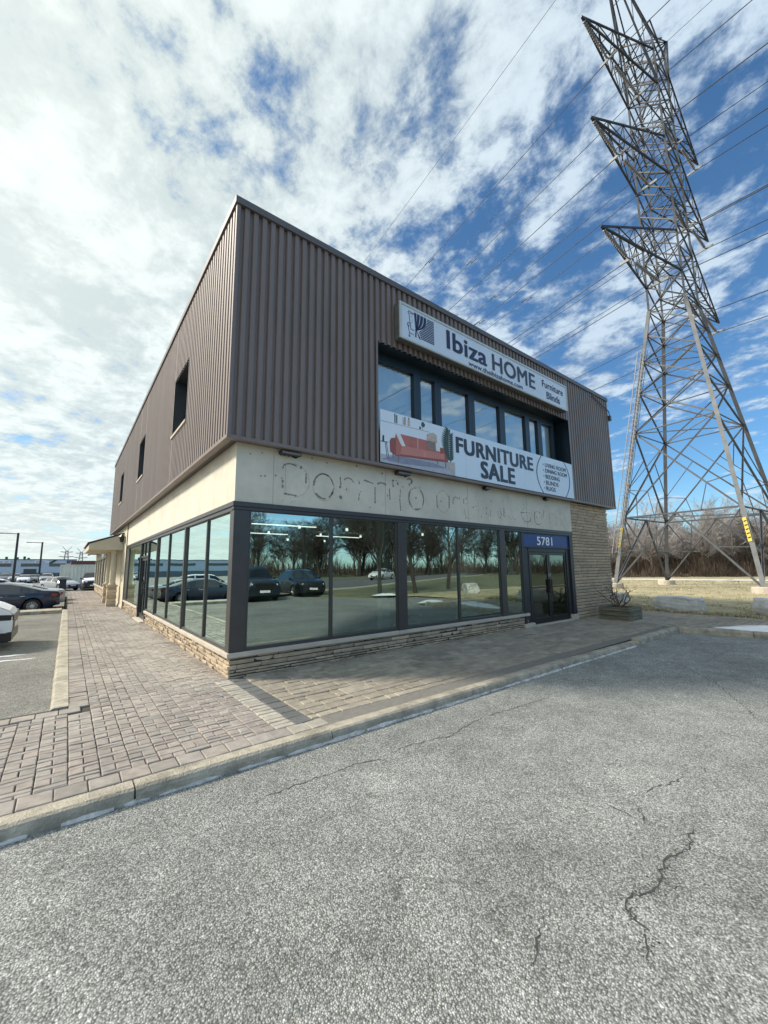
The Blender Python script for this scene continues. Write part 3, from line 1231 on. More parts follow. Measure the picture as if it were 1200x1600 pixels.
dab(G, 3.51, 3.48, .07, .05, 20); dab(G, 3.51, 3.37, .06, .05, 80); dab(G, 3.64, 3.43, .07, .045, 120); dab(G, 3.78, 3.38, .04, .03, 0)
dab(G, 3.50, 3.42, .04, .03, 0); dab(G, 3.6, 3.49, .03, .03, 0)
line(G, 3.71, 3.26, 3.70, 3.17, .030); line(G, 3.69, 3.08, 3.71, 2.88, .026); dab(G, 3.71, 3.31, .03, .02, 90)
arc(G, 4.17, 3.155, .22, .24, 145, 215, .040); arc(G, 4.17, 3.155, .215, .235, 120, 85, .022, frac=.8)
arc(G, 4.17, 3.155, .215, .235, 48, -25, .032); arc(G, 4.17, 3.155, .215, .235, 265, 290, .035); arc(G, 4.17, 3.155, .215, .235, 222, 232, .02)
arc(G, 3.98, 3.53, .07, .05, 150, -60, .045); dab(G, 3.97, 3.45, .06, .04, 90)
line(G, 4.81, 3.27, 4.82, 3.03, .020); line(G, 5.23, 3.31, 5.22, 3.06, .030)
for (x, z) in ((0.65, 3.6), (0.64, 3.2), (0.71, 3.21), (0.9, 3.24), (1.59, 3.66), (2.58, 3.66), (3.22, 3.6), (2.34, 3.16), (2.67, 3.15), (3.36, 3.14), (4.16, 3.17), (4.95, 3.17),
               (0.45, 3.55), (1.9, 3.62), (2.9, 2.86), (5.84, 3.32), (6.1, 3.13), (6.2, 3.17), (5.8, 2.83), (6.4, 2.9), (7.35, 3.41), (8.31, 3.4), (7.85, 2.93), (7.19, 2.95), (10.03, 2.9), (10.04, 3.12), (6.83, 3.35)):
    r_ = rnd.uniform(.026, .045)
    dab(G, x, z, r_, r_, 0)
for (x, z) in ((5.36, 3.19), (5.39, 3.28), (5.59, 3.31)):
    dab(G, x, z, .06, .028, 80)
line(G, 5.36, 3.3, 5.37, 3.12, .016, .6); arc(G, 5.46, 3.26, .09, .06, 120, 30, .022, frac=.7)
line(G, 5.75, 3.28, 5.74, 3.16, .022, .7)
line(G, 7.37, 3.19, 7.35, 3.02, .030, .9); line(G, 6.62, 3.14, 6.61, 3.0, .018, .8); line(G, 6.8, 3.2, 6.78, 2.97, .016, .6)
arc(G, 8.44, 2.99, .19, .09, 180, 350, .022, frac=.75); line(G, 8.15, 3.15, 8.55, 3.17, .022, .6); line(G, 8.62, 3.12, 8.61, 2.95, .020, .7)
line(G, 8.84, 3.2, 8.84, 2.93, .022, .55); arc(G, 9.0, 3.05, .17, .2, 30, 330, .022, frac=.45); dab(G, 8.95, 3.08, .06, .03, 20)
line(G, 9.33, 3.28, 9.3, 3.07, .018, .5); line(G, 7.2, 3.16, 7.24, 3.04, .025, .8)
glue.build('glue_marks', m_glue, fas)
G = glue_f
arc(G, 1.22, 3.2, .32, .30, 80, -80, .010); line(G, 1.08, 3.42, 1.08, 2.97, .008)
arc(G, 1.84, 3.15, .225, .255, 0, 360, .008)
arc(G, 4.17, 3.155, .235, .26, 0, 360, .008)
arc(G, 5.02, 3.17, .21, .255, 0, 360, .012, frac=.8)
arc(G, 5.95, 3.03, .19, .2, 100, 300, .012, frac=.7); arc(G, 6.55, 3.0, .15, .13, 0, 360, .012, frac=.4)
line(G, 6.3, 3.3, 6.3, 2.95, .012, .5); arc(G, 7.25, 3.05, .16, .14, 20, 340, .014, frac=.6); arc(G, 7.65, 3.1, .14, .17, 180, 320, .016, frac=.7)
arc(G, 8.4, 3.1, .22, .2, 0, 360, .012, frac=.5); arc(G, 9.02, 3.05, .2, .2, 0, 360, .014, frac=.5); arc(G, 9.48, 3.1, .18, .2, 0, 360, .012, frac=.5)
arc(G, 10.15, 3.22, .2, .12, 30, 250, .014, frac=.6); arc(G, 10.15, 3.0, .2, .12, 200, 430, .014, frac=.6)
arc(G, 9.78, 3.05, .14, .19, 20, 340, .012, frac=.5)
for k in range(80):
    dab(G, rnd.uniform(.4, 10.7), rnd.uniform(2.8, 3.68), rnd.uniform(.01, .03), rnd.uniform(.008, .02), rnd.uniform(0, 180))
G.build('letter_ghosts', m_gluef, fas)

# split-stone walling
def stones(mb, u0, u1, z0, z1, f, course, lens, prot, gap=0.010, slant=0.010, jig=0.0):
    """rows of split stones; f maps (u, depth outwards, z)"""
    z = z0
    while z < z1 - 0.012:
        h = min(rnd.uniform(*course), z1 - z)
        u = u0 - rnd.uniform(0, lens[0]) * 0.5
        while u < u1:
            l = rnd.uniform(*lens)
            a, c = max(u, u0) + gap / 2, min(u + l, u1) - gap / 2
            u += l
            if c - a < 0.03:
                continue
            p = rnd.uniform(*prot)
            zz0, zz1 = z + gap / 2 + rnd.uniform(0, jig), z + h - gap / 2 - rnd.uniform(0, jig)
            n = max(2, int((c - a) / 0.07))
            i = len(mb.v)
            for k in range(n + 1):
                t = a + (c - a) * k / n
                e = 0.008 if k in (0, n) else 0
                pb, pt = p + rnd.uniform(-.006, .006) - e, p + slant + rnd.uniform(-.006, .006) - e
                mb.v += [f(t, 0, zz0), f(t, pb - .004, zz0 + .003), f(t, (pb + pt) / 2 + rnd.uniform(-.003, .006), (zz0 + zz1) / 2), f(t, pt, zz1 - .004), f(t, 0, zz1)]
            for k in range(n):
                for j in range(4):
                    mb.idx((i + k * 5 + j, i + k * 5 + j + 1, i + k * 5 + 6 + j, i + k * 5 + 5 + j))
            mb.idx(tuple(i + j for j in (4, 3, 2, 1, 0)))
            mb.idx(tuple(i + n * 5 + j for j in range(5)))
        z += h


b = MB()
mo = MB()
mo.box(10.95, 13.55, 0.262, 0.5, -0.1, ZB - 0.03)
mo.box(13.36, 13.552, 0.5, LY - 0.4, -0.1, ZB - 0.03)
stones(b, 10.953, 13.60, 0.0, ZB - 0.03, lambda u, d, z: (u, 0.262 - d, z), (0.092, 0.104), (0.28, 0.8), (0.008, 0.034), gap=0.016, slant=0.030)
stones(b, 0.24, 9.0, 0.0, ZB - 0.03, lambda u, d, z: (13.552 + d, u, z), (0.092, 0.104), (0.28, 0.8), (0.008, 0.040), gap=0.016, slant=0.030)
bw = b.build('brick_wall', m_brick, store)
mo.build('mortar_bed', m_mortar, bw)

pf = lambda u, d, z: (u, 0.262 - d, z)
pl = lambda u, d, z: (0.262 - d, u, z)
for (u0, u1, f, lens, pr, mb_) in ((0.24, 8.27, pf, (0.12, 0.55), (0.002, 0.030), (0.262, 8.26, 0.262, 0.5)),
                                   (0.24, 8.80, pl, (0.10, 0.40), (0.002, 0.040), (0.2625, 0.5, 0.5, 8.80)),
                                   (10.52, 14.95, pl, (0.10, 0.40), (0.002, 0.040), (0.2625, 0.5, 10.52, 14.95))):
    b, mo = MB(), MB()
    stones(b, u0, u1, -0.02, 0.305, f, (0.042, 0.082), lens, pr, gap=0.008, slant=0.006, jig=0.004)
    mo.box(*mb_, -0.1, 0.305)
    pw = b.build('stone_plinth', m_stone, store)
    mo.build('mortar_bed', m_mortar, pw)
b = MB()
b.box(0.195, 3.60, 0.195, 0.5, 0.305, 0.378)
b.box(3.606, 8.29, 0.196, 0.5, 0.305, 0.377)
b.box(0.1955, 0.5, 0.5, 3.6, 0.305, 0.3775)
b.box(0.196, 0.5, 3.606, 8.80, 0.305, 0.377)
b.box(0.196, 0.5, 10.52, 14.95, 0.305, 0.377)
b.build('sill', m_sill, store, bevel=0.008)

# head flashing, corner post
b = MB()
b.box(0.195, FX1 - .03, 0.195, 0.30, 2.655, 2.733)
b.box(0.21, FX1 - .05, 0.215, 0.30, 2.60, 2.655)
b.box(0.1955, 0.30, 0.30, 15.0, 2.655, 2.7325)
b.box(0.2155, 0.30, 0.30, 14.6, 2.585, 2.655)
b.build('head_flashing', m_trim, store, bevel=0.005)
b = MB()
b.box(0.222, 0.47, 0.222, 0.42, 0.378, 2.60)
b.build('corner_post', m_trim, store, bevel=0.008)
for q in ((3.62, 3.84, 0.216, 0.42, 2.60), (7.11, 7.33, 0.217, 0.42, 2.60), (0.217, 0.42, 3.55, 3.65, 2.585), (0.2175, 0.42, 7.12, 7.22, 2.585)):
    b = MB()
    b.box(*q[:4], 0.377, q[4])
    b.build('mullion_post', m_trim, store, bevel=0.006)


def shop_window(u0, u1, z0, z1, bars, f, fw=0.035, yg=0.262, name='shop_window'):
    m = MB()

    def bx(a, c, d0, d1, e0, e1):
        p, q = f(a, d0, e0), f(c, d1, e1)
        m.box(min(p[0], q[0]), max(p[0], q[0]), min(p[1], q[1]), max(p[1], q[1]), e0, e1)
    bx(u0, u1, 0.238, 0.30, z0, z0 + 0.055)
    bx(u0, u1, 0.238, 0.30, z1 - 0.012, z1)
    bx(u0, u0 + fw, 0.2385, 0.30, z0 + .055, z1 - .012)
    bx(u1 - fw, u1, 0.2385, 0.30, z0 + .055, z1 - .012)
    for c in bars:
        bx(c - 0.028, c + 0.028, 0.232, 0.30, z0 + .055, z1 - .012)
    w = m.build(name, m_trim, store, bevel=0.003)
    ed = [u0 + fw] + bars + [u1 - fw]
    for k, (a, c) in enumerate(zip(ed, ed[1:])):
        g = MB()
        yy = yg + 0.0
        g.face([f(a, yy, z0 + .05), f(c, yy, z0 + .05), f(c, yy, z1 - .01), f(a, yy, z1 - .01)])
        g.build('pane', g_shop, w, weld='open')
    return w


ff = lambda u, d, z: (u, d, z)
fl = lambda u, d, z: (d, u, z)
shop_window(0.47, 3.62, 0.378, 2.60, [2.03], ff)
shop_window(3.84, 7.11, 0.378, 2.60, [5.505], ff)
shop_window(7.33, 8.09, 0.378, 2.60, [], ff)
shop_window(0.42, 3.55, 0.378, 2.585, [1.83], fl)
shop_window(3.65, 7.12, 0.378, 2.585, [5.47], fl)
shop_window(7.22, 8.84, 0.378, 2.585, [], fl)
shop_window(10.55, 14.2, 0.378, 2.585, [], fl)

# front entrance
b = MB()
b.box(8.09, 8.20, 0.222, 0.42, 0.0, 2.60)
b.box(8.20, 8.47, 0.275, 0.36, 0.06, 2.17)
b.box(8.47, 8.52, 0.262, 0.40, 0.05, 2.17)
b.box(10.55, 10.62, 0.262, 0.40, 0.05, 2.17)
b.box(10.62, 10.74, 0.275, 0.36, 0.06, 2.17)
b.box(10.74, 10.92, 0.222, 0.42, 0.0, 2.60)
b.box(8.20, 10.74, 0.24, 0.40, 2.17, 2.215)
b.box(8.20, 10.74, 0.24, 0.40, 2.575, 2.60)
b.box(8.52, 10.55, 0.27, 0.40, 2.06, 2.17)
df = b.build('door_frame', m_dark, store, bevel=0.004)
b = MB()
b.box(8.20, 10.74, 0.262, 0.30, 2.215, 2.575)
tp = b.build('number_panel', m_numblue, store)
lettering('number', '5781', 8.93, 9.77, 2.255, 2.505, 0.2615, m_white, tp, bold=0.022)
b = MB()
b.box(8.05, 8.5, 0.18, 0.5, -0.01, 0.10)
b.box(10.58, 10.93, 0.18, 0.5, -0.01, 0.16)
b.box(8.5, 10.58, 0.16, 0.5, -0.02, 0.025)
b.build('doorstep', m_sill, store, bevel=0.008)


def leaf(u0, u1, z0, z1, f, hinge, st=0.075, mat=None, yd=0.285):
    m = MB()

    def bx(a, c, d0, d1, e0, e1, mm=m):
        p, q = f(a, d0, e0), f(c, d1, e1)
        mm.box(min(p[0], q[0]), max(p[0], q[0]), min(p[1], q[1]), max(p[1], q[1]), e0, e1)
    bx(u0, u0 + st, yd, yd + .045, z0, z1)
    bx(u1 - st, u1, yd, yd + .045, z0, z1)
    bx(u0 + st, u1 - st, yd + .001, yd + .044, z0, z0 + .16)
    bx(u0 + st, u1 - st, yd + .001, yd + .044, z1 - .085, z1)
    bx(u0 + st, u1 - st, yd + .004, yd + .04, 1.02, 1.06)
    d = m.build('door', mat or m_black, store, bevel=0.003)
    g = MB()
    yy = yd + .022
    g.face([f(u0 + st, yy, z0 + .15), f(u1 - st, yy, z0 + .15), f(u1 - st, yy, z1 - .08), f(u0 + st, yy, z1 - .08)])
    g.build('pane', g_door, d, weld='open')
    h = MB()
    c = (u1 - st / 2) if hinge == 'l' else (u0 + st / 2)
    bx(c - .022, c + .022, yd - .055, yd - .03, 0.86, 1.26, h)
    bx(c - .015, c + .015, yd - .03, yd + .01, 0.88, 0.91, h)
    bx(c - .015, c + .015, yd - .03, yd + .01, 1.21, 1.24, h)
    h.build('handle', m_black, d, bevel=0.004)
    k = MB()
    bx(c - .028, c + .028, yd - .012, yd + .002, 1.33, 1.43, k)
    k.build('lock', m_galv, d, bevel=0.004)
    return d


leaf(8.53, 9.53, 0.03, 2.055, ff, 'l')
leaf(9.54, 10.54, 0.03, 2.055, ff, 'r')
# side entrance
b = MB()
b.box(0.225, 0.40, 8.80, 8.88, 0.0, 2.585)
b.box(0.225, 0.40, 10.46, 10.55, 0.0, 2.585)
b.box(0.24, 0.39, 8.88, 10.46, 2.07, 2.14)
b.box(0.24, 0.39, 9.68, 9.74, 2.14, 2.57)
b.build('door_frame', m_dark, store, bevel=0.004)
g = MB()
g.face([(0.27, 8.88, 2.14), (0.27, 10.46, 2.14), (0.27, 10.46, 2.57), (0.27, 8.88, 2.57)])
g.build('transom_pane', g_shop, store, weld='open')
leaf(8.89, 9.67, 0.03, 2.06, fl, 'l', yd=0.275)
leaf(9.68, 10.45, 0.03, 2.06, fl, 'r', yd=0.275)
b = MB()
b.box(0.10, 0.5, 8.80, 10.52, -0.02, 0.03)
b.build('doorstep', m_sill, store, bevel=0.008)

# end jamb and rendered wall further along the side
b = MB()
b.box(0.23, 0.45, 14.2, 14.95, 0.378, 2.655)
b.box(0.232, 0.45, 14.95, 15.0, 0.0, 2.655)
b.build('jamb_panel', m_trim, store, bevel=0.004)
b = MB()
b.box(0.20, 0.5, 15.0, LY - .02, 0.10, ZB - 0.021)
b.box(0.17, 0.5, 15.0, LY - .02, -0.4, 0.10)
b.build('rendered_wall', m_cream, store)
b = MB()
b.box(0.19, 0.21, 14.99, 15.03, 0.1, ZB - .03)
b.build('downpipe', m_trim, store)
for z in (1.15, 1.45):
    b = MB()
    b.box(0.175, 0.20, 15.9, 16.0, z, z + .12)
    b.build('switch_box', m_sill, store, bevel=0.004)

# upper window band on the front
b = MB()
RD = 0.42
b.box(OX0, OX1, 0.05, RD + .1, OZ1 - 0.0, OZ1 + 0.05)
b.box(OX0 - .05, OX0, 0.02, RD + .1, OZ0, OZ1)
b.box(OX1, OX1 + .05, 0.02, RD + .1, OZ0, OZ1)
b.box(OX0, OX1, RD + .1, RD + .14, OZ0, OZ1)
b.box(OX0, OX1, 0.05, RD + .1, OZ0 - .02, OZ0 + 0.03)
b.build('window_recess', m_navyframe, store)
UW = [(2.98, 4.42, 0), (4.42, 5.09, 0), (5.09, 6.37, 0), (6.37, 7.71, 0), (7.71, 8.99, 0), (8.99, 9.65, 0), (9.65, 10.52, 0)]
for (a, c, _) in UW:
    m = MB()
    y0, y1 = RD - .06, RD + .06
    fwd = 0.125 if c - a > .8 else 0.10
    m.box(a, a + fwd, y0, y1, 3.8, OZ1)
    m.box(c - fwd, c, y0, y1, 3.8, OZ1)
    m.box(a + fwd, c - fwd, y0 + .002, y1, 3.8, 4.6)
    m.box(a + fwd, c - fwd, y0 + .002, y1, OZ1 - .20, OZ1)
    w = m.build('upper_window', m_navyframe, store, bevel=0.006)
    g = MB()
    g.face([(a + fwd, RD, 4.6), (c - fwd, RD, 4.6), (c - fwd, RD, OZ1 - .20), (a + fwd, RD, OZ1 - .20)])
    g.build('pane', g_up, w, weld='open')
    g = MB()
    g.box(a + .02, c - .02, RD + .065, RD + .075, 4.4, OZ1 - .02)
    g.build('blind', m_blind, w)
# side windows in the cladding
for (a, c) in LW:
    m = MB()
    m.box(0.02, 0.30, a - .03, a + .02, LZ0, LZ1)
    m.box(0.02, 0.30, c - .02, c + .03, LZ0, LZ1)
    m.box(0.02, 0.30, a, c, LZ1 - .02, LZ1 + .04)
    m.box(0.25, 0.29, a + .02, c - .02, LZ0 + .6, LZ0 + .65)
    w = m.build('side_window', m_dark, store)
    g = MB()
    g.box(.30, .32, a - .05, c + .05, LZ0 - .05, LZ1 + .05)
    g.build('blind', m_navyframe, w)  # dark sheet added behind the pane to hide the lit interior
    g = MB()
    g.face([(0.27, a, LZ0), (0.27, c, LZ0), (0.27, c, LZ1), (0.27, a, LZ1)])
    g.build('pane', g_door, w, weld='open')
    m = MB()
    m.box(-0.03, 0.27, a - .04, c + .04, LZ0 - .05, LZ0 + .012)
    m.build('window_sill', m_sill, w, bevel=0.004)

# inside of the shop
b = MB()
b.box(0.35, 13.3, 0.5, 14.9, 0.02, 0.06)
b.build('shop_floor', m_intfloor, store)
b = MB()
b.box(0.45, 13.3, 0.5, 14.9, 2.72, 2.76)
b.build('shop_ceiling', m_plaster, store)
b = MB()
b.box(13.1, 13.3, 0.5, 14.9, 0.06, 2.72)
b.box(0.5, 13.1, 14.2, 14.4, 0.06, 2.72)
b.box(3.35, 3.56, 0.45, 0.60, 0.06, 2.72)
b.box(6.5, 6.9, 0.9, 1.3, 0.06, 2.72)
b.box(5.0, 5.25, 7.0, 7.25, 0.06, 2.72)
b.box(9.2, 9.45, 7.0, 7.25, 0.06, 2.72)
b.build('shop_partition', m_plaster, store)
m_lamp = emit('lamp_white', (1.0, 0.97, 0.9), 1.8)
for (x, y) in ((2.2, 4.2), (4.6, 4.2), (1.9, 2.0)):
    m = MB()
    m.box(x - 0.75, x + .75, y - .018, y + .018, 2.58, 2.60)
    m.build('strip_light', m_lamp, store)
for k in range(14):
    m = MB()
    x, y = 1.0 + (k % 5) * 1.5 + rnd.uniform(-.2, .2), 2.6 + (k // 5) * 2.1 + rnd.uniform(-.3, .3)
    m.lathe([(0.0, 2.62), (0.032, 2.62), (0.032, 2.69), (0.0, 2.69)], (x, y, 0), n=10)
    m.build('spot_light', m_lamp, store)
# small conduit and fitting at the far roof corner
b = MB()
b.tube([(12.6, -0.03, 7.70), (13.3, -0.05, 7.52), (13.84, -0.05, 7.40), (13.95, -0.03, 7.30)], 0.018, 6)
b.box(13.86, 13.98, -0.08, 0.04, 7.05, 7.25)
b.build('conduit', m_trim, store)

# ------------------------------------------------------------------ signs on the front
SX0, SX1, SZ0, SZ1 = 3.42, 10.44, 6.53, 7.38
sg = thing('lightbox_sign', 'long white lightbox sign with dark lettering and chair and curtain logo above the upper windows', 'sign', (SX0, 0, SZ0))
b = MB()
b.box(SX0, SX1, -0.165, -0.02, SZ0, SZ1)
b.build('sign_case', mk('sign_case_paint', (0.12, 0.125, 0.12), .5, .15, 5), sg, world=True, bevel=0.006)
b = MB()
t = 0.055
b.box(SX0, SX1, -0.205, -0.165, SZ1 - t, SZ1)
b.box(SX0, SX1, -0.205, -0.165, SZ0, SZ0 + t * .8)
b.box(SX0, SX0 + t, -0.2045, -0.165, SZ0 + t * .8, SZ1 - t)
b.box(SX1 - t, SX1, -0.2045, -0.165, SZ0 + t * .8, SZ1 - t)
b.build('sign_frame', m_signframe, sg, world=True, bevel=0.006)
b = MB()
b.box(SX0 + t, SX1 - t, -0.188, -0.165, SZ0 + t * .8, SZ1 - t)
face = b.build('sign_face', m_signface, sg, world=True)


def on_face(o):
    o.location = -sg.location
    return o


lettering('lettering', 'Ibiza', 4.87, 6.38, 6.775, 7.25, -0.189, m_navy, sg, bold=0.030).location = -sg.location
lettering('lettering', 'HOME', 6.60, 8.62, 6.765, 7.23, -0.189, m_char, sg, bold=0.024).location = -sg.location
lettering('lettering', 'www.theibizahome.com', 5.64, 7.95, 6.59, 6.72, -0.189, m_navy, sg, bold=0.012).location = -sg.location
lettering('lettering', 'Furniture', 9.0, 10.2, 6.985, 7.20, -0.189, m_navy, sg, bold=0.012).location = -sg.location
lettering('lettering', 'Blinds', 9.22, 9.98, 6.66, 6.885, -0.189, m_navy, sg, bold=0.012).location = -sg.location
# logo: wing chair, gathered curtain, blind slats
b = MB()
YF0, YF1 = -0.192, -0.187


def stroke(pts, w):
    for p, q in zip(pts, pts[1:]):
        d = Vector((q[0] - p[0], q[1] - p[1]))
        n = Vector((-d.y, d.x)).normalized() * w / 2
        b.plate([(p[0] - n.x, p[1] - n.y), (q[0] - n.x, q[1] - n.y), (q[0] + n.x, q[1] + n.y), (p[0] + n.x, p[1] + n.y)], YF0, YF1)


cx0, cz1 = 3.84, 7.27
knot = (3.90, 6.86)
tops = [(3.84, 3.915), (3.935, 4.015), (4.035, 4.115), (4.135, 4.215)]
for k, (a, c) in enumerate(tops):
    L1, R1 = [], []
    for j in range(9):
        t = j / 8
        sag = 0.10 * k * math.sin(math.pi * min(1, t * .9)) * .55
        xa = a + (knot[0] - 0.02 - a) * t ** (1.0 + .7 * k) + 0
        xc = c + (knot[0] + 0.01 - c) * t ** (1.25 + .7 * k)
        z = cz1 + (knot[1] - cz1) * t
        L1.append((xa, z))
        R1.append((xc, z))
    b.plate(L1 + R1[::-1], YF0, YF1)
b.plate([(knot[0] + .035 * math.cos(a / 10 * 6.28), knot[1] + .035 * math.sin(a / 10 * 6.28)) for a in range(10)], YF0 - .001, YF1)
b.plate([(3.875, 6.83), (3.905, 6.83), (3.90, 6.69), (3.86, 6.69)], YF0, YF1)
b.plate([(3.915, 6.83), (3.93, 6.83), (4.04, 6.69), (3.985, 6.69)], YF0, YF1)
for k in range(14):
    z = 7.265 - k * 0.0415
    t = (7.27 - z) / (7.27 - 6.86)
    xl = 4.235 if t <= .1 else (4.235 - (4.235 - 3.96) * min(1, t) ** 2.1 if t <= 1 else 3.965 + (t - 1) * .22)
    b.plate([(xl + .015, z), (4.455, z), (4.455, z - .024), (xl + .0, z - .024)], YF0, YF1)
stroke([(3.83, 7.235), (3.76, 7.235), (3.71, 7.25), (3.675, 7.235), (3.665, 7.20), (3.69, 7.17), (3.70, 7.10), (3.715, 7.0), (3.725, 6.945)], .014)
stroke([(3.83, 7.205), (3.76, 7.205), (3.70, 7.20)], .010)
stroke([(3.725, 6.945), (3.69, 6.965), (3.65, 6.95), (3.635, 6.91), (3.655, 6.88), (3.685, 6.875), (3.69, 6.90), (3.67, 6.915)], .014)
stroke([(3.725, 6.945), (3.735, 6.90), (3.735, 6.84), (3.78, 6.83), (3.83, 6.83)], .016)
stroke([(3.655, 6.88), (3.675, 6.84), (3.68, 6.78), (3.70, 6.73), (3.69, 6.69), (3.675, 6.655), (3.695, 6.635), (3.715, 6.655), (3.70, 6.68)], .014)
stroke([(3.70, 6.73), (3.76, 6.735), (3.83, 6.72)], .012)
for (x, z) in ((3.76, 7.14), (3.79, 7.06), (3.77, 7.0)):
    b.plate([(x - .009, z), (x, z - .014), (x + .009, z), (x, z + .014)], YF0, YF1)
b.build('logo', m_navy, sg, world=True)

# printed banner below the upper windows
BX0, BX1, BZ0, BZ1 = 3.0, 10.77, 3.762, 4.88
bn = thing('sale_banner', 'wide printed sale banner with red sofa picture and bold dark words below the upper windows', 'banner', (BX0, 0, BZ0))
b = MB()
b.box(5.20, BX1, -0.022, -0.004, BZ0, BZ1)
b.build('banner_sheet', m_bannerw, bn, world=True)
b = MB()
b.box(BX0, 5.20, -0.022, -0.004, BZ0, BZ1)
pic = b.build('picture', m_bannerf, bn, world=True)


def printed(name, poly, lay, mat):
    m = MB()
    m.plate(poly, -0.0225 - 0.0012 * lay, -0.0215)
    o = m.build(name, mat, pic, world=False)
    o.location = -bn.location
    return o


printed('printed_floor', [(3.0, 3.762), (5.2, 3.762), (5.2, 4.08), (4.6, 4.03), (3.52, 3.965), (3.0, 3.93)], 1, m_bfloor)
printed('printed_rug', [(3.02, 3.83), (3.5, 3.80), (4.5, 3.86), (4.95, 3.90), (4.5, 3.965), (3.4, 3.955)], 2, m_bshade)
printed('printed_shelf', [(3.0, 4.622), (4.4, 4.652), (4.4, 4.668), (3.0, 4.64)], 1, mk('printed_line', (.42, .46, .52), .5, .05, 3))
for (x0, x1, z0, z1, mm) in ((3.37, 3.40, 4.66, 4.86, m_leafp), (3.42, 3.45, 4.66, 4.84, m_leafp), (3.60, 3.64, 4.67, 4.84, m_pil3), (3.65, 3.68, 4.67, 4.85, m_pil2), (3.74, 3.81, 4.67, 4.80, m_pil3), (3.755, 3.79, 4.80, 4.86, m_pil2), (4.08, 4.13, 4.67, 4.73, m_leafp), (4.17, 4.19, 4.67, 4.74, m_pil3)):
    printed('printed_ornament', [(x0, z0), (x1, z0), (x1, z1), (x0, z1)], 2, mm)
printed('printed_ornament', [(4.14, 4.76), (4.18, 4.73), (4.24, 4.75), (4.26, 4.81), (4.20, 4.86), (4.15, 4.84)], 2, m_leafp)
# sofa
printed('printed_sofa_back', [(3.38, 4.19), (3.38, 4.36), (3.41, 4.43), (3.56, 4.445), (4.02, 4.45), (4.02, 4.17), (3.5, 4.15)], 3, m_sofa)
printed('printed_sofa_back', [(4.035, 4.18), (4.035, 4.45), (4.66, 4.45), (4.72, 4.36), (4.72, 4.2)], 3, m_sofa)
printed('printed_sofa_seat', [(3.50, 3.99), (3.52, 4.16), (3.66, 4.205), (4.24, 4.215), (4.23, 4.05)], 4, m_sofal)
printed('printed_sofa_seat', [(4.245, 4.05), (4.25, 4.215), (4.86, 4.235), (4.84, 4.085)], 4, m_sofal)
printed('printed_sofa_base', [(3.36, 3.95), (3.36, 4.0), (3.5, 4.0), (4.86, 4.095), (4.96, 4.07), (4.94, 4.045), (4.48, 4.015)], 5, m_sofad)
printed('printed_sofa_arm', [(3.24, 4.02), (3.235, 4.24), (3.27, 4.305), (3.36, 4.33), (3.42, 4.31), (3.40, 4.0), (3.35, 3.965)], 6, m_sofad)
printed('printed_sofa_arm', [(3.385, 3.97), (3.40, 4.27), (3.45, 4.30), (3.52, 4.27), (3.55, 4.20), (3.51, 3.975)], 7, m_sofa)
printed('printed_sofa_arm', [(4.72, 4.22), (4.72, 4.36), (4.90, 4.365), (4.97, 4.31), (4.965, 4.05), (4.86, 4.06), (4.85, 4.24)], 6, m_sofad)
for (x, z0, z1) in ((3.465, 3.83, 3.96), (3.32, 3.885, 3.985), (4.62, 3.955, 4.04), (4.885, 3.915, 4.06)):
    printed('printed_sofa_leg', [(x - .015, z0), (x + .012, z0), (x + .018, z1), (x - .018, z1)], 4, m_pil2)
printed('printed_pillow', [(3.40, 4.44), (3.52, 4.44), (3.66, 4.20), (3.56, 4.18), (3.50, 4.26)], 8, m_pil)
printed('printed_pillow', [(4.30, 4.45), (4.31, 4.60), (4.38, 4.63), (4.50, 4.67), (4.61, 4.62), (4.62, 4.46)], 7, m_pil3)
printed('printed_pillow', [(4.57, 4.48), (4.70, 4.47), (4.705, 4.26), (4.57, 4.26)], 7, m_pil)
printed('printed_pillow', [(4.30, 4.44), (4.56, 4.45), (4.575, 4.25), (4.30, 4.25)], 8, m_pil2)
# plant and side table
printed('printed_pot', [(4.97, 4.06), (5.19, 4.07), (5.19, 3.90), (5.12, 3.865), (5.03, 3.865), (4.96, 3.93)], 8, m_potp)
m = MB()
for k in range(15):
    z = 4.10 + k * .05
    for s in (-1, 1):
        if s > 0 and k > 12:
            continue
        l = 0.15 + 0.14 * math.sin(k / 14 * 3.1) if s < 0 else 0.12
        l = min(l, 5.195 - 5.05) if s > 0 else l
        tx, tz = 5.05 + s * l, z + .10
        m.plate([(5.05, z), (5.05 + s * l * .45, z + .015), (tx, tz), (5.05 + s * l * .4, z + .075)], -0.0225 - .0012 * (9 + (k % 2) * .4), -0.0215)
m.plate([(5.045, 4.05), (5.06, 4.05), (5.06, 4.86), (5.045, 4.86)], -0.0225 - .0012 * 8.5, -0.0215)
o = m.build('printed_plant', m_leafp, pic)
o.location = -bn.location
m = MB()
yl = (-0.0225 - .0012 * 3, -0.0215)
m.plate([(3.0, 4.185), (3.19, 4.195), (3.19, 4.21), (3.0, 4.20)], *yl)
for (x0, x1) in ((3.11, 3.16), (3.14, 3.205)):
    m.plate([(x0, 4.19), (x0 + .012, 4.19), (x1 + .012, 3.86), (x1, 3.86)], *yl)
m.plate([(3.04, 4.20), (3.09, 4.20), (3.09, 4.33), (3.05, 4.33)], *yl)
o = m.build('printed_table', m_char, pic)
o.location = -bn.location

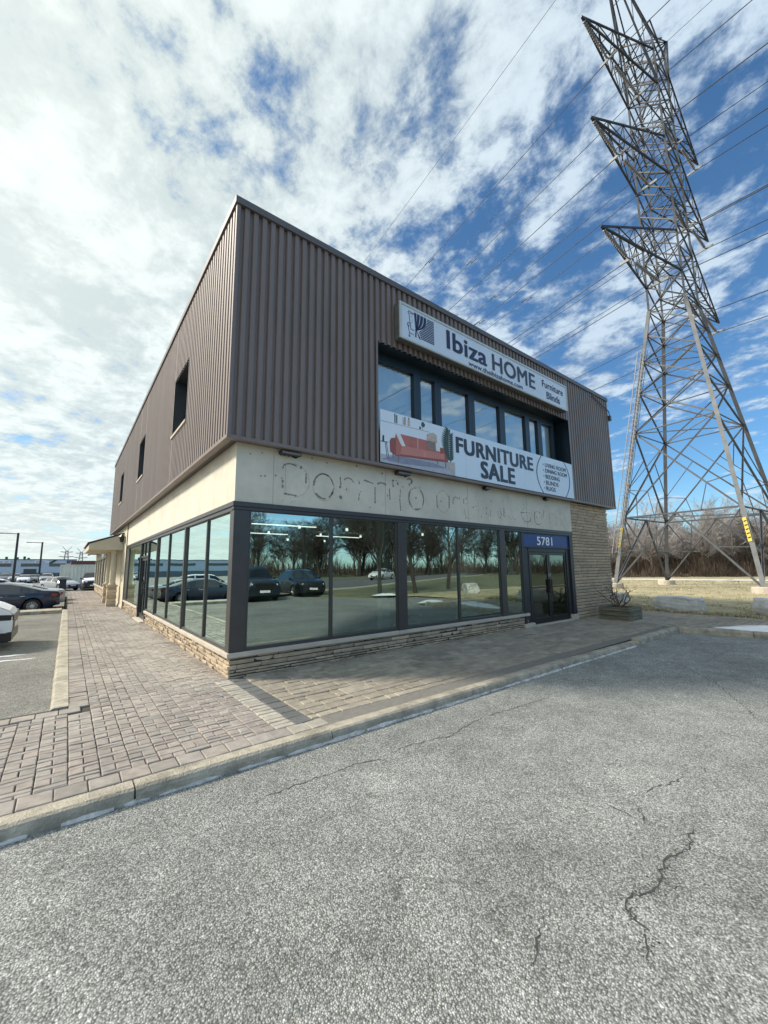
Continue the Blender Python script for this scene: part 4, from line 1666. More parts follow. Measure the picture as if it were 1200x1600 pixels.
lettering('lettering', 'FURNITURE', 5.25, 8.52, 4.335, 4.735, -0.0225, m_char, bn, bold=0.048, depth=0.003).location = -bn.location
lettering('lettering', 'SALE', 6.14, 7.60, 3.835, 4.285, -0.0225, m_char, bn, bold=0.048, depth=0.003).location = -bn.location
for (txt, z0, x1) in (('LIVING ROOM', 4.565, 10.36), ('DINING ROOM', 4.395, 10.40), ('BEDDING', 4.215, 9.95), ('BLINDS', 4.035, 9.85), ('RUGS', 3.86, 9.66)):
    lettering('lettering', txt, 9.15, x1, z0, z0 + .125, -0.0225, m_char, bn, bold=0.022, depth=0.003).location = -bn.location
b = MB()
for z in (4.63, 4.46, 4.28, 4.10, 3.92):
    b.plate([(9.06 + .022 * math.cos(a), z + .022 * math.sin(a)) for a in [i * .785 for i in range(8)]], -0.0255, -0.0215)
for s, xc in ((-1, 8.67), (1, 10.58)):
    pts_o, pts_i = [], []
    for k in range(13):
        t = -1 + 2 * k / 12
        x = xc - s * 0.29 * t * t
        z = 4.321 + t * 0.555
        pts_o.append((x, z))
        pts_i.append((x - s * .045, z))
    b.plate(pts_o + pts_i[::-1], -0.0255, -0.0215)
o = b.build('list_ring', mk('ring_blue', (.05, .10, .15), .5, .05, 3), bn, world=True)
b = MB()
for x in (5.60, 7.35, 8.05):
    b.plate([(x - .003, BZ0), (x + .003, BZ0), (x + .003, BZ1), (x - .003, BZ1)], -0.0232, -0.0215)
b.build('seam', mk('seam_grey', (.50, .56, .62), .5, .05, 3), bn, world=True)

# floodlights under the overhang, paper and neon sign in the windows, wall lantern
FL = [(1.12, 'black floodlight under the overhang at the ribbed corner end, above the first ghost letters'), (3.72, 'black floodlight under the overhang just below the printed red sofa'),
      (6.55, 'black floodlight under the overhang below the word sale on the banner'), (9.40, 'black floodlight under the overhang below the ringed list on the banner')]
for k, (x, lab) in enumerate(FL):
    f = thing('floodlight', lab, 'floodlight', (x, 0.17, 3.69), group='floodlights under the overhang')
    m = MB()
    w = 0.19 if k < 2 else 0.10
    m.box(-w, w, -0.09, 0.03, -0.075, -0.02)
    for i in range(5):
        m.box(-w + .03 + i * w * .38, -w + .05 + i * w * .38, -0.02, 0.045, -0.085, -0.005)
    m.build('housing', m_black, f, bevel=0.01)
    m = MB()
    m.box(-w + .02, w - .02, -0.094, -0.088, -0.068, -0.028)
    m.build('lens', m_galv, f)
    m = MB()
    m.tube([(w * .4, 0.02, -.04), (w * .4, 0.05, -0.06), (w * .7, .05, -.085), (w * .9, .04, -.07)], .012, 6)
    m.box(-.03, .03, 0.0, .05, -.01, .012)
    m.build('bracket', m_black, f)
b = MB()
b.box(7.46, 7.72, 0.2665, 0.2685, 1.44, 1.76)
pn = tag(b.build('paper_notice', m_white), 'white paper notice taped inside the narrow window beside the front door', 'notice')
b = MB()
for i, z in enumerate([1.72 - k * .028 for k in range(9)]):
    b.box(7.49, 7.69 - (i % 3) * .03, 0.2655, 0.2664, z - .006, z)
b.build('print', mk('print_grey', (.35, .36, .38), .6, .1, 30), pn)
op = thing('open_sign', 'oval unlit neon open sign in the lower corner of the middle shop window', 'sign', (4.08, 0.30, 0.575))
b = MB()
m_neon = mk('unlit_neon', (0.16, 0.30, 0.42), 0.3, .1, 5)
for s in (1.0, .86):
    b.tube([(0.245 * s * math.cos(a), 0.0, 0.135 * s * math.sin(a)) for a in [i * 6.2832 / 28 for i in range(29)]], 0.007, 6)
b.build('ring', m_neon, op)
b = MB()
b.lathe([(0.0, 0.012), (0.25, 0.012), (0.25, 0.02), (0, .02)], (0, 0, 0), axis='y', n=28)
o = b.build('back_plate', mk('open_plate', (0.02, 0.05, 0.09), .4, .1, 3), op)
o.scale = (1, 1, .56)
lettering('lettering', 'OPEN', -0.15, 0.15, -0.045, 0.045, 0.008, m_neon, op, bold=0.0, depth=0.006)

# ------------------------------------------------------------------ transmission tower
TC = Vector((32.46, 2.19, 0))
AZ = R(95)
TX = Vector((math.sin(AZ), math.cos(AZ), 0))
TY = Vector((math.cos(AZ), -math.sin(AZ), 0))
tw = thing('transmission_tower', 'tall grey lattice transmission tower with three crossarm pairs standing on the lawn', 'tower', TC)


def tp(u, v, z):
    return TX * u + TY * v + Vector((0, 0, z))


def hw(z):
    if z < 20.6:
        return 4.0 + (1.12 - 4.0) * z / 20.6
    return max(1.0, 1.15 - (z - 24) * 0.006)


LEGS = [(-1, -1), (-1, 1), (1, -1), (1, 1)]
for (a, c) in LEGS:
    b = MB()
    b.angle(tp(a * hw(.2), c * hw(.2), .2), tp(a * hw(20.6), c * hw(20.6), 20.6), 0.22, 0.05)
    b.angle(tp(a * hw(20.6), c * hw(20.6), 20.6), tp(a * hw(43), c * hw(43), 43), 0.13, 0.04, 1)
    lg = b.build('leg', [m_galv if a < 0 else m_steel2, m_steel2], tw)  # sunward lower legs stay pale, the others carry shade in their colour
    f = MB()
    p = tp(a * 4.03, c * 4.03, 0)
    f.lathe([(0.0, -.3), (0.60, -.3), (0.59, .36), (0.55, .40), (0.0, .40)], p, n=18)
    f.build('footing', m_sill, lg)
    if (a, c) != (1, 1):
        y = MB()
        z0, z1 = (2.9, 4.3) if a < 0 else (3.2, 4.2)
        if a < 0:
            y.bar(tp(a * hw(z0) - .14, c * hw(z0), z0), tp(a * hw(z1) - .14, c * hw(z1), z1), 0.03, 0.18, up=TY)
            pl_ = y.build('number_plate', m_yellow, lg)
            k = MB()
            for i in range(5):
                zz = z0 + .2 + i * .24
                k.bar(tp(a * hw(zz) - .16, c * hw(zz) - .06, zz), tp(a * hw(zz) - .16, c * hw(zz) + .06, zz + .06), .02, .05)
            k.build('plate_marks', m_black, lg)

faces = [lambda s, z: tp(-hw(z), s * hw(z), z), lambda s, z: tp(hw(z), s * hw(z), z), lambda s, z: tp(s * hw(z), -hw(z), z), lambda s, z: tp(s * hw(z), hw(z), z)]
for fi, f in enumerate(faces):
    b = MB()
    bt = MB()
    # bottom K panel
    zb = 5.0
    b.angle(f(-1, zb), f(1, zb), .11, .03)
    for s in (-1, 1):
        b.angle(f(s, .35), f(0, zb), .12, .03)
        m1 = f(s, .35).lerp(f(0, zb), .5)
        bt.angle(f(s, 2.6), m1, .06, .02)
        bt.angle(f(s, zb), m1, .07, .02)
        bt.angle(m1, f(s * .47, zb), .05, .02)
    # tall X panel
    zs = [5.0, 11.2, 14.2, 16.6, 18.7, 20.6]
    for k, (z0, z1) in enumerate(zip(zs, zs[1:])):
        w = .10 - .008 * k
        b.angle(f(-1, z0), f(1, z1), w, .03)
        b.angle(f(1, z0), f(-1, z1), w, .03)
        if k >= 1:
            b.angle(f(-1, z1), f(1, z1), .08, .025)
        if k == 0:
            b.angle(f(-1, z1), f(1, z1), .08, .025)
            zm = (z0 * hw(z1) + z1 * hw(z0)) / (hw(z0) + hw(z1))
            for s in (-1, 1):
                q1 = f(s, z0).lerp(f(-s, z1), .28)
                q2 = f(s, z1).lerp(f(-s, z0), .28)
                bt.angle(f(s, z0 + 2.0), q1, .05, .02)
                bt.angle(f(s, z0 + 2.0), q2, .05, .02)
                bt.angle(q1, f(s * .4, z0), .05, .02)
    # mast
    z = 20.6
    k = 0
    while z < 43:
        z1 = z + 2.0
        b.angle(f(-1, z), f(1, z1), .085, .025)
        b.angle(f(1, z), f(-1, z1), .085, .025)
        if k % 2 == 0:
            b.angle(f(-1, z), f(1, z), .07, .02)
        z = z1
        k += 1
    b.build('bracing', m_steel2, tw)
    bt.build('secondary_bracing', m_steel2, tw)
b = MB()
for z in (5.0, 11.2, 16.6, 20.6):
    h = hw(z)
    b.angle(tp(-h, -h, z), tp(h, h, z), .07, .02)
    b.angle(tp(h, -h, z), tp(-h, h, z), .07, .02)
b.build('plan_bracing', m_galv, tw)


def insulator(mb, a, c, n=15, r=.12):
    a, c = Vector(a), Vector(c)
    d = (c - a)
    pts, rad = [], []
    for k in range(n):
        for (t, rr) in ((0.0, .03), (.25, r), (.55, r * .9), (.6, .03)):
            pts.append(a + d * ((k + t) / n))
            rad.append(rr)
    pts.append(c)
    rad.append(.03)
    mb.tube(pts, rad, 8)


ARM = 9.5
plates = []
for li, zt in enumerate((22.75, 30.75, 38.75)):
    for s in (-1, 1):
        b = MB()
        tip = tp(s * ARM, 0, zt)
        zlo = zt - .25
        for v in (-1, 1):
            h0, h1 = hw(zt), hw(zlo)
            r0, r1_ = tp(s * hw(zt + 3), v * hw(zt + 3), zt + 3.0), tp(s * h1, v * h1, zlo)
            b.angle(r0, tip, .10, .03)
            b.angle(r1_, tip, .11, .03)
            # lacing between the chords
            N_ = 5
            for k in range(1, N_):
                t0, t1 = (k - 1) / N_, k / N_
                b.angle(r1_.lerp(tip, t0), r0.lerp(tip, t1), .05, .02)
                b.angle(r1_.lerp(tip, t1), r0.lerp(tip, t1), .05, .02)
        h0, h1 = hw(zt), hw(zlo)
        for (z, h) in ((zt + 3.0, hw(zt + 3)), (zlo, h1)):
            A_, B_ = tp(s * h, -h, z), tp(s * h, h, z)
            N_ = 5
            for k in range(N_ - 1):
                t0, t1 = k / N_, (k + 1) / N_
                b.angle(A_.lerp(tip, t0), B_.lerp(tip, t1), .06, .02)
                b.angle(A_.lerp(tip, t1), B_.lerp(tip, t1), .06, .02)
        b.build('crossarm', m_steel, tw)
        # insulator strings and yoke plates
        if s < 0:
            st = [((-9.25, zt - .15), (-6.55, zt - .80)), ((-5.4, zt - .75), (-2.2, zt - .70))]
        else:
            st = [((5.9, zt - .6), (8.3, zt - 1.2)), ((2.2, zt - .5), (4.3, zt - 1.1))]
        for (p, q) in st:
            m = MB()
            insulator(m, tp(p[0], 0, p[1]), tp(q[0], 0, q[1]))
            o = m.build('insulator', m_insul, tw, smooth=True)
            m = MB()
            qx = q[0] + (.3 if s < 0 else .15)
            m.bar(tp(qx, -.6, q[1] - .05), tp(qx, .6, q[1] - .05), .08, .20)
            m.bar(tp(qx - .3, 0, q[1]), tp(qx, 0, q[1]), .08, .08)
            m.build('yoke_plate', m_galv, tw, bevel=.02)
            plates.append((li, s, abs(qx), tp(qx, 0, q[1] - .1) + TC))
# earth-wire horns
for s in (-1, 1):
    b = MB()
    tip = tp(s * 5.64, 0, 49.4)
    for v in (-1, 1):
        for (z, ww) in ((43.0, .12), (38.9, .12)):
            b.angle(tp(s * hw(z), v * hw(z), z), tip, ww, .03)
        for k in range(1, 5):
            t = k / 5
            b.angle(tp(s * hw(43), v * hw(43), 43).lerp(tip, t), tp(s * hw(39), v * hw(39), 38.9).lerp(tip, t), .05, .02)
        b.angle(tp(-s * hw(43), v * hw(43), 43), tip, .09, .03)
    for k in range(1, 5):
        t = k / 5
        b.angle(tp(s * hw(39), -hw(39), 38.9).lerp(tip, t), tp(s * hw(39), hw(39), 38.9).lerp(tip, t), .05, .02)
    b.angle(tp(-.5, 0, 46.2) if False else tp(0, 0, 44.5), tip, .08, .02)
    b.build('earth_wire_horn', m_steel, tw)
# ladder up one leg
b = MB()
for v in (-.22, .22):
    b.bar(tp(-hw(2) - .35, -hw(2) + v, 2.5), tp(-hw(17) - .35, -hw(17) + v, 17.5), .05, .05)
    b.bar(tp(-hw(2) - .35, -hw(2) + v, 2.5) + TX * .5, tp(-hw(17) - .35, -hw(17) + v, 17.5) + TX * .5, .03, .03)
for k in range(48):
    z = 2.6 + k * .31
    b.bar(tp(-hw(z) - .35, -hw(z) - .22, z), tp(-hw(z) - .35, -hw(z) + .22, z), .03, .03)
for k in range(9):
    z = 3 + k * 1.75
    b.bar(tp(-hw(z) - .35, -hw(z), z), tp(-hw(z), -hw(z), z), .04, .04)
b.build('ladder', m_galv, tw)

# wires: each a thing of its own
LV = ['lowest', 'middle', 'highest']


def wire(p, label, rad, sag=7.0, spacer=True, twin=True):
    b = MB()
    offs = ((0, 0),) if not twin else ((-.0, 0), (0.0, -.40))
    for (o1, o2) in offs:
        pts = []
        for k in range(-24, 41):
            t = k / 24 * 200
            if t < -120:
                continue
            z = -sag * (abs(t) / 160) * (2 - abs(t) / 160) if abs(t) < 320 else 0
            pts.append(p - TY * t + TX * o1 + Vector((0, 0, z + o2)))
        b.tube(pts, rad, 5, cap=False)
    if spacer:
        for t in (-22 - rnd.uniform(0, 6), 16 + rnd.uniform(0, 8), 60 + rnd.uniform(0, 10)):
            z = -sag * (abs(t) / 160) * (2 - abs(t) / 160)
            q = p - TY * t + Vector((0, 0, z))
            b.bar(q + Vector((0, 0, .05)), q + Vector((0, 0, -.25)), .04, .04)
            for dz, e in ((0.05, -.4), (-.22, .4)):
                b.bar(q + TY * (e - .4) + Vector((0, 0, dz)), q + TY * (e + .4) + Vector((0, 0, dz)), .055, .055)
    return tag(b.build('power_line', m_wire, smooth=True), label, 'power line', 'power lines strung past the tower')


for (li, s, ax, p) in plates:
    outer = ax > 5.2
    side = 'building side' if s < 0 else 'field side'
    wire(p, '%s power line on the %s end of the %s crossarm, %s of the tower' % ('thin', 'outer' if outer else 'inner', LV[li], side), .030, twin=False)
for s in (-1, 1):
    wire(TC + tp(s * 5.64, 0, 49.4), 'single thin earth wire carried by the top horn on the %s of the tower' % ('building side' if s < 0 else 'field side'), .02, sag=5, spacer=False, twin=False)

# ------------------------------------------------------------------ bare trees
def at_depth(px, d, z=0.0):
    p = cam.matrix_world.translation + d * (fw + (px - 600) / 628.6 * r2)
    return Vector((p.x, p.y, z))


def grow(rg, trunk, crown, h, lean=0.12, kids=(6, 6, 6, 4), r0=0.14, clear=0.25, up=0.35, twig_r=0.010, wide=0.9):
    def branch(p, d, l, r, lev):
        n = 5 if lev < 2 else 3
        pts, rad = [p.copy()], [r]
        q, dd = p.copy(), d.copy()
        for k in range(n):
            dd = (dd + Vector((rg.gauss(0, lean), rg.gauss(0, lean), rg.gauss(0, lean * .6) + (up * .10 if lev else .06)))).normalized()
            q = q + dd * (l / n)
            pts.append(q.copy())
            rad.append(max(twig_r * .6, r * (1 - .75 * (k + 1) / n)))
        mb = trunk if lev < 2 else crown
        mb.tube(pts, rad, 6 if lev == 0 else (4 if lev == 1 else 3), cap=False)
        if lev >= len(kids):
            return
        for k in range(kids[lev]):
            t = (clear if lev == 0 else .2) + (1 - (clear if lev == 0 else .2)) * (k + rg.random()) / kids[lev]
            s = min(n - 1, int(t * n))
            base = pts[s].lerp(pts[s + 1], t * n - s)
            dl = (pts[s + 1] - pts[s]).normalized()
            az = rg.uniform(0, 6.28)
            side = Vector((math.cos(az), math.sin(az), rg.uniform(-.1, .3)))
            side = (side - dl * side.dot(dl)).normalized()
            ang = rg.uniform(.45, 1.0) * wide
            nd = (dl * math.cos(ang) + side * math.sin(ang)).normalized()
            br = rad[s] * rg.uniform(.45, .7)
            branch(base, nd, l * rg.uniform(.40, .66) * (1 - .25 * t if lev == 0 else 1), max(twig_r, br), lev + 1)
    branch(Vector((0, 0, -.1)), Vector((rg.gauss(0, .05), rg.gauss(0, .05), 1)).normalized(), h * .72, r0, 0)


def tree_proto(seed, h, tm, cm, label, group, **kw):
    rg = random.Random(seed)
    t, c = MB(), MB()
    grow(rg, t, c, h, **kw)
    root = thing('bare_tree', label, 'tree', group=group)
    t.build('trunk', tm, root, smooth=True, weld='open')
    c.build('crown', cm, root, weld='open')
    return root


GW = 'bare trees of the thicket beyond the field'
LW_ = 'leafless frosted tree in the dense thicket along the far side of the field'
protos = [tree_proto(11, 8.2, m_bark, m_frost, LW_, GW, kids=(8, 6, 6, 4), r0=.13, clear=.2, twig_r=.016),
          tree_proto(12, 7.2, m_bark, m_twig, LW_, GW, kids=(8, 6, 6, 4), r0=.11, clear=.15, twig_r=.016),
          tree_proto(13, 8.8, m_bark, m_frost, LW_, GW, kids=(9, 6, 5, 4), r0=.13, clear=.25, twig_r=.016, wide=.75)]
placed = [0, 0, 0]
used = [False] * 3
for row, (dep, step) in enumerate(((56, 26), (60, 24), (66, 24), (72, 26))):
    px = 915 + row * 7
    while px < 1330:
        k = rnd.choice((0, 1, 2))
        d = dep + rnd.uniform(-2, 2) - (px - 1000) * .012
        loc = at_depth(px, d, 0.0)
        s = rnd.uniform(.82, 1.12) * (1 + .0006 * (px - 1000))
        if not used[k]:
            used[k] = True
            protos[k].location = loc
            protos[k].scale = (s, s, s)
        else:
            dup(protos[k], loc, rnd.uniform(0, 6.28), sc=(s * rnd.uniform(.9, 1.3), s * rnd.uniform(.9, 1.3), s))
        px += step * rnd.uniform(.75, 1.2)
# brown undergrowth in front of them
b = MB()
for k in range(16000):
    px = rnd.uniform(900, 1340)
    d = rnd.uniform(52.5, 64) - (px - 1000) * .012
    p = at_depth(px, d, 0)
    h = rnd.uniform(.6, 4.6) * (1 if d > 55 else .55) * (.65 + .5 * math.sin(px * .05) * math.sin(px * .021 + 1) + .25 * math.sin(px * .17))
    a = rnd.uniform(0, 6.28)
    w = rnd.uniform(.010, .026)
    lx, ly = rnd.gauss(0, .22) * h, rnd.gauss(0, .22) * h
    z0 = rnd.uniform(0, .5) * h
    dx, dy = math.cos(a) * w, math.sin(a) * w
    b.face([(p.x - dx, p.y - dy, z0), (p.x + dx, p.y + dy, z0), (p.x + lx + dx * .4, p.y + ly + dy * .4, h), (p.x + lx - dx * .4, p.y + ly - dy * .4, h)])
for k in range(9000):
    az, r_ = R(rnd.uniform(4, 64)), rnd.uniform(92, 118)
    x, y = -1.8 + r_ * math.sin(az), 6.76 - r_ * math.cos(az)
    h = rnd.uniform(.8, 6.0) * (.8 + .3 * math.sin(az * 40))
    w = rnd.uniform(.03, .07)
    a = rnd.uniform(0, 6.28)
    dx, dy = math.cos(a) * w, math.sin(a) * w
    lx, ly, z0 = rnd.gauss(0, .2) * h, rnd.gauss(0, .2) * h, rnd.uniform(0, .4) * h
    b.face([(x - dx, y - dy, z0), (x + dx, y + dy, z0), (x + lx + dx * .3, y + ly + dy * .3, h), (x + lx - dx * .3, y + ly - dy * .3, h)])
for k in range(9000):
    px = rnd.uniform(900, 1340)
    p = at_depth(px, rnd.uniform(64, 80), 0)
    h = rnd.uniform(1.5, 6.5)
    a = rnd.uniform(0, 6.28)
    w = rnd.uniform(.02, .05)
    lx, ly, z0 = rnd.gauss(0, .15) * h, rnd.gauss(0, .15) * h, rnd.uniform(0, .5) * h
    dx, dy = math.cos(a) * w, math.sin(a) * w
    b.face([(p.x - dx, p.y - dy, z0), (p.x + dx, p.y + dy, z0), (p.x + lx + dx * .3, p.y + ly + dy * .3, h), (p.x + lx - dx * .3, p.y + ly - dy * .3, h)])
tag(b.build('undergrowth', m_brush, weld='open'), kind='stuff')

# young street trees by the lot (seen mirrored in the shop glass)
GT = 'young trees on the grass by the lot'
yt = tree_proto(31, 8.0, m_dbark, m_dbark, 'bare young tree mirrored in the second shop window pane from the corner', GT, kids=(9, 7, 6, 4), r0=.14, clear=.22, twig_r=.011, wide=1.0)
yt.location = (13.7, -13.6, 0)
dup(yt, (15.3, -12.0, 0), 2.1, 'bare young tree mirrored in the middle shop window above the open sign', 1.0)
dup(yt, (20.5, -14.2, 0), 4.0, 'bare young tree mirrored in the window pane beside the paper notice', 1.1)
GB = 'bare trees beyond the road'
dk = tree_proto(41, 8.5, m_dbark, m_dbark, 'bare tree in the row beyond the road, mirrored in the shop windows', GB, kids=(10, 7, 6, 4), r0=.15, clear=.12, twig_r=.018)
dk.location = (38.0, -66.0, 0)
for k in range(52):
    az = R(rnd.uniform(8, 60))
    r_ = rnd.choice((80, 88, 100, 112)) + rnd.uniform(-5, 6)
    loc = (-1.8 + r_ * math.sin(az), 6.76 - r_ * math.cos(az), 0)
    s = rnd.uniform(0.9, 1.8)
    o = dup(dk, loc, rnd.uniform(0, 6.28), 'bare tree in the row beyond the road, mirrored in the shop windows', s, GB)

# planter with a bare shrub
pt = thing('timber_planter', 'square weathered timber planter beside the brick wall end', 'planter', (11.85, -0.65, 0), R(0))
b = MB()
X0, X1, Y0, Y1 = -.43, .43, -.45, .45
for k in range(3):
    z0, z1 = k * .13, k * .13 + .122
    o = .012 * (k % 2)
    lap = .10 if k % 2 else 0.0
    b.box(X0 - .01 + lap, X1 + .01 - (.10 - lap), Y0 - o, Y0 + .09, z0, z1)
    b.box(X0 + (.10 - lap), X1 - lap, Y1 - .09, Y1 + o, z0, z1)
    b.box(X0 - o, X0 + .09, Y0 + (.10 - lap) - .008, Y1 - lap, z0 + .002, z1 - .002)
    b.box(X1 - .09, X1 + o, Y0 + lap - .01, Y1 - (.10 - lap), z0 + .002, z1 - .002)
b.build('timber_box', m_wood, pt, bevel=0.008)
b = MB()
b.face([(X0 + .08, Y0 + .08, .32), (X1 - .08, Y0 + .08, .32), (X1 - .08, Y1 - .08, .33), (X0 + .08, Y1 - .08, .32)])
b.build('soil', m_joint, pt)
sh = thing('bare_shrub', 'leafless twisted shrub growing in the timber planter', 'shrub', (11.85, -0.65, 0.32))
rg = random.Random(5)
b = MB()
tw_ = MB()
for k in range(8):
    a = k / 8 * 6.28 + rg.uniform(-.3, .3)
    p = Vector((rg.uniform(-.1, .1), rg.uniform(-.1, .1), -.02))
    d = Vector((math.cos(a) * .5, math.sin(a) * .5, 1.0)).normalized()
    pts, rad = [p], [.026]
    r_ = .026
    for j in range(8):
        d = (d + Vector((rg.gauss(0, .36), rg.gauss(0, .36), rg.gauss(.16, .2)))).normalized()
        p = p + d * rg.uniform(.075, .125)
        r_ *= .87
        pts.append(p)
        rad.append(r_)
        if j > 1:
            dd = (d + Vector((rg.gauss(0, .8), rg.gauss(0, .8), rg.gauss(.2, .4)))).normalized()
            q = p.copy()
            tp_, tr_ = [q.copy()], [r_ * .6]
            for i in range(4):
                dd = (dd + Vector((rg.gauss(0, .35), rg.gauss(0, .35), rg.gauss(.05, .25)))).normalized()
                q = q + dd * rg.uniform(.04, .08)
                tp_.append(q.copy())
                tr_.append(max(.004, r_ * .6 * (1 - i / 5)))
            tw_.tube(tp_, tr_, 4)
    b.tube(pts, rad, 6)
b.build('stem', m_bark, sh, smooth=True)
tw_.build('twigs', m_bark, sh)


def rock(loc, dims, rz, label, seed):
    rg = random.Random(seed)
    bm = bmesh.new()
    bmesh.ops.create_cube(bm, size=1)
    bmesh.ops.subdivide_edges(bm, edges=bm.edges, cuts=5, use_grid_fill=True)
    off = [rg.uniform(0, 10) for _ in range(3)]
    from mathutils import noise
    for v in bm.verts:
        c = v.co.copy()
        rr = Vector((c.x * .96, c.y * .98, c.z))
        n1 = noise.noise(c * 2.2 + Vector(off))
        n2 = noise.noise(c * 6 + Vector(off))
        # chipped corners
        k = abs(c.x) + abs(c.y) + abs(c.z)
        rr *= 1 - max(0, k - 1.12) * .30
        rr += c.normalized() * (n1 * .09 + n2 * .035)
        v.co = Vector((rr.x * dims[0], rr.y * dims[1], max(-.02, (rr.z + .5) * dims[2])))
    me = bpy.data.meshes.new('rock')
    bm.to_mesh(me)
    bm.free()
    me.materials.append(m_rock)
    o = bpy.data.objects.new('boulder', me)
    COL.objects.link(o)
    o.location = loc
    o.rotation_euler = (0, 0, rz)
    return tag(o, label, 'boulder', 'quarried blocks along the lawn edge')


rock((15.55, -1.15, 0), (.72, 1.42, .50), R(6), 'long pale grey boulder on the lawn edge between planter and tower', 1)
rock((15.6, -3.95, 0), (.75, 1.55, .56), R(-3), 'grey squared boulder on the lawn edge beside the snow patch', 2)
rock((16.4, 1.45, 0), (.7, .95, .50), R(10), 'grey boulder half hidden behind the timber planter', 3)
rock((18.1, -10.0, 0), (.8, 1.3, .62), R(35), 'grey boulder on the grass mirrored in the pane left of the paper notice', 4)

# ------------------------------------------------------------------ vehicles
m_tyre = mk('tyre', (0.02, 0.02, 0.02), .85, .15, 10)
m_rim = mk('alloy', (0.55, 0.55, 0.56), .3, .05, 4, metal=.8)
m_carglass = mk('car_glass', (0.012, 0.016, 0.02), .06, .05, 1, spec=.8)
m_under = mk('underbody', (0.010, 0.010, 0.011), .8, .1, 4)
m_red = mk('tail_lens', (0.25, 0.012, 0.015), .2, .05, 4)
m_head = mk('head_lens', (0.62, 0.65, 0.68), .12, .05, 4)


def paint(name, col):
    return mk('paint_' + name, col, .30, .04, 1, coat=.55, spec=.45)


PROF = {
    'sedan': dict(L=4.9, W=.92, r=.33, ax=(1.48, -1.42), belt=[(-2.45, .86), (-1.6, .97), (0, .95), (1.2, .90), (2.1, .76), (2.45, .60)],
                  top=[(-2.45, .88), (-2.35, 1.02), (-1.75, 1.08), (-1.05, 1.30), (-.55, 1.42), (0.1, 1.46), (.55, 1.40), (1.35, 1.00), (2.1, .84), (2.40, .68), (2.45, .60)],
                  pillars=(.02, -.95), cab=(-1.65, 1.2)),
    'crossover': dict(L=4.65, W=.93, r=.36, ax=(1.38, -1.35), belt=[(-2.3, 1.02), (0, 1.05), (1.2, 1.02), (2.0, .92), (2.32, .74)],
                      top=[(-2.32, 1.05), (-2.22, 1.25), (-1.75, 1.58), (-1.2, 1.66), (0.1, 1.68), (.5, 1.58), (1.25, 1.12), (2.0, 1.02), (2.26, .88), (2.32, .74)],
                      pillars=(.0, -1.05), cab=(-2.1, 1.15)),
    'pickup': dict(L=5.7, W=1.0, r=.41, ax=(1.85, -1.75), belt=[(-2.85, 1.12), (0, 1.14), (1.2, 1.14), (2.5, 1.10), (2.85, .85)],
                   top=[(-2.85, 1.15), (-2.8, 1.20), (-1.05, 1.22), (-.98, 1.25), (-.75, 1.85), (-.3, 1.92), (.45, 1.90), (.75, 1.80), (1.35, 1.26), (2.45, 1.18), (2.8, 1.05), (2.85, .85)],
                   pillars=(.15, -.62), cab=(-.95, 1.3)),
}


def lerp_tab(tab, x):
    if x <= tab[0][0]:
        return tab[0][1]
    for (a, b_), (c, d) in zip(tab, tab[1:]):
        if x <= c:
            return b_ + (d - b_) * (x - a) / (c - a)
    return tab[-1][1]


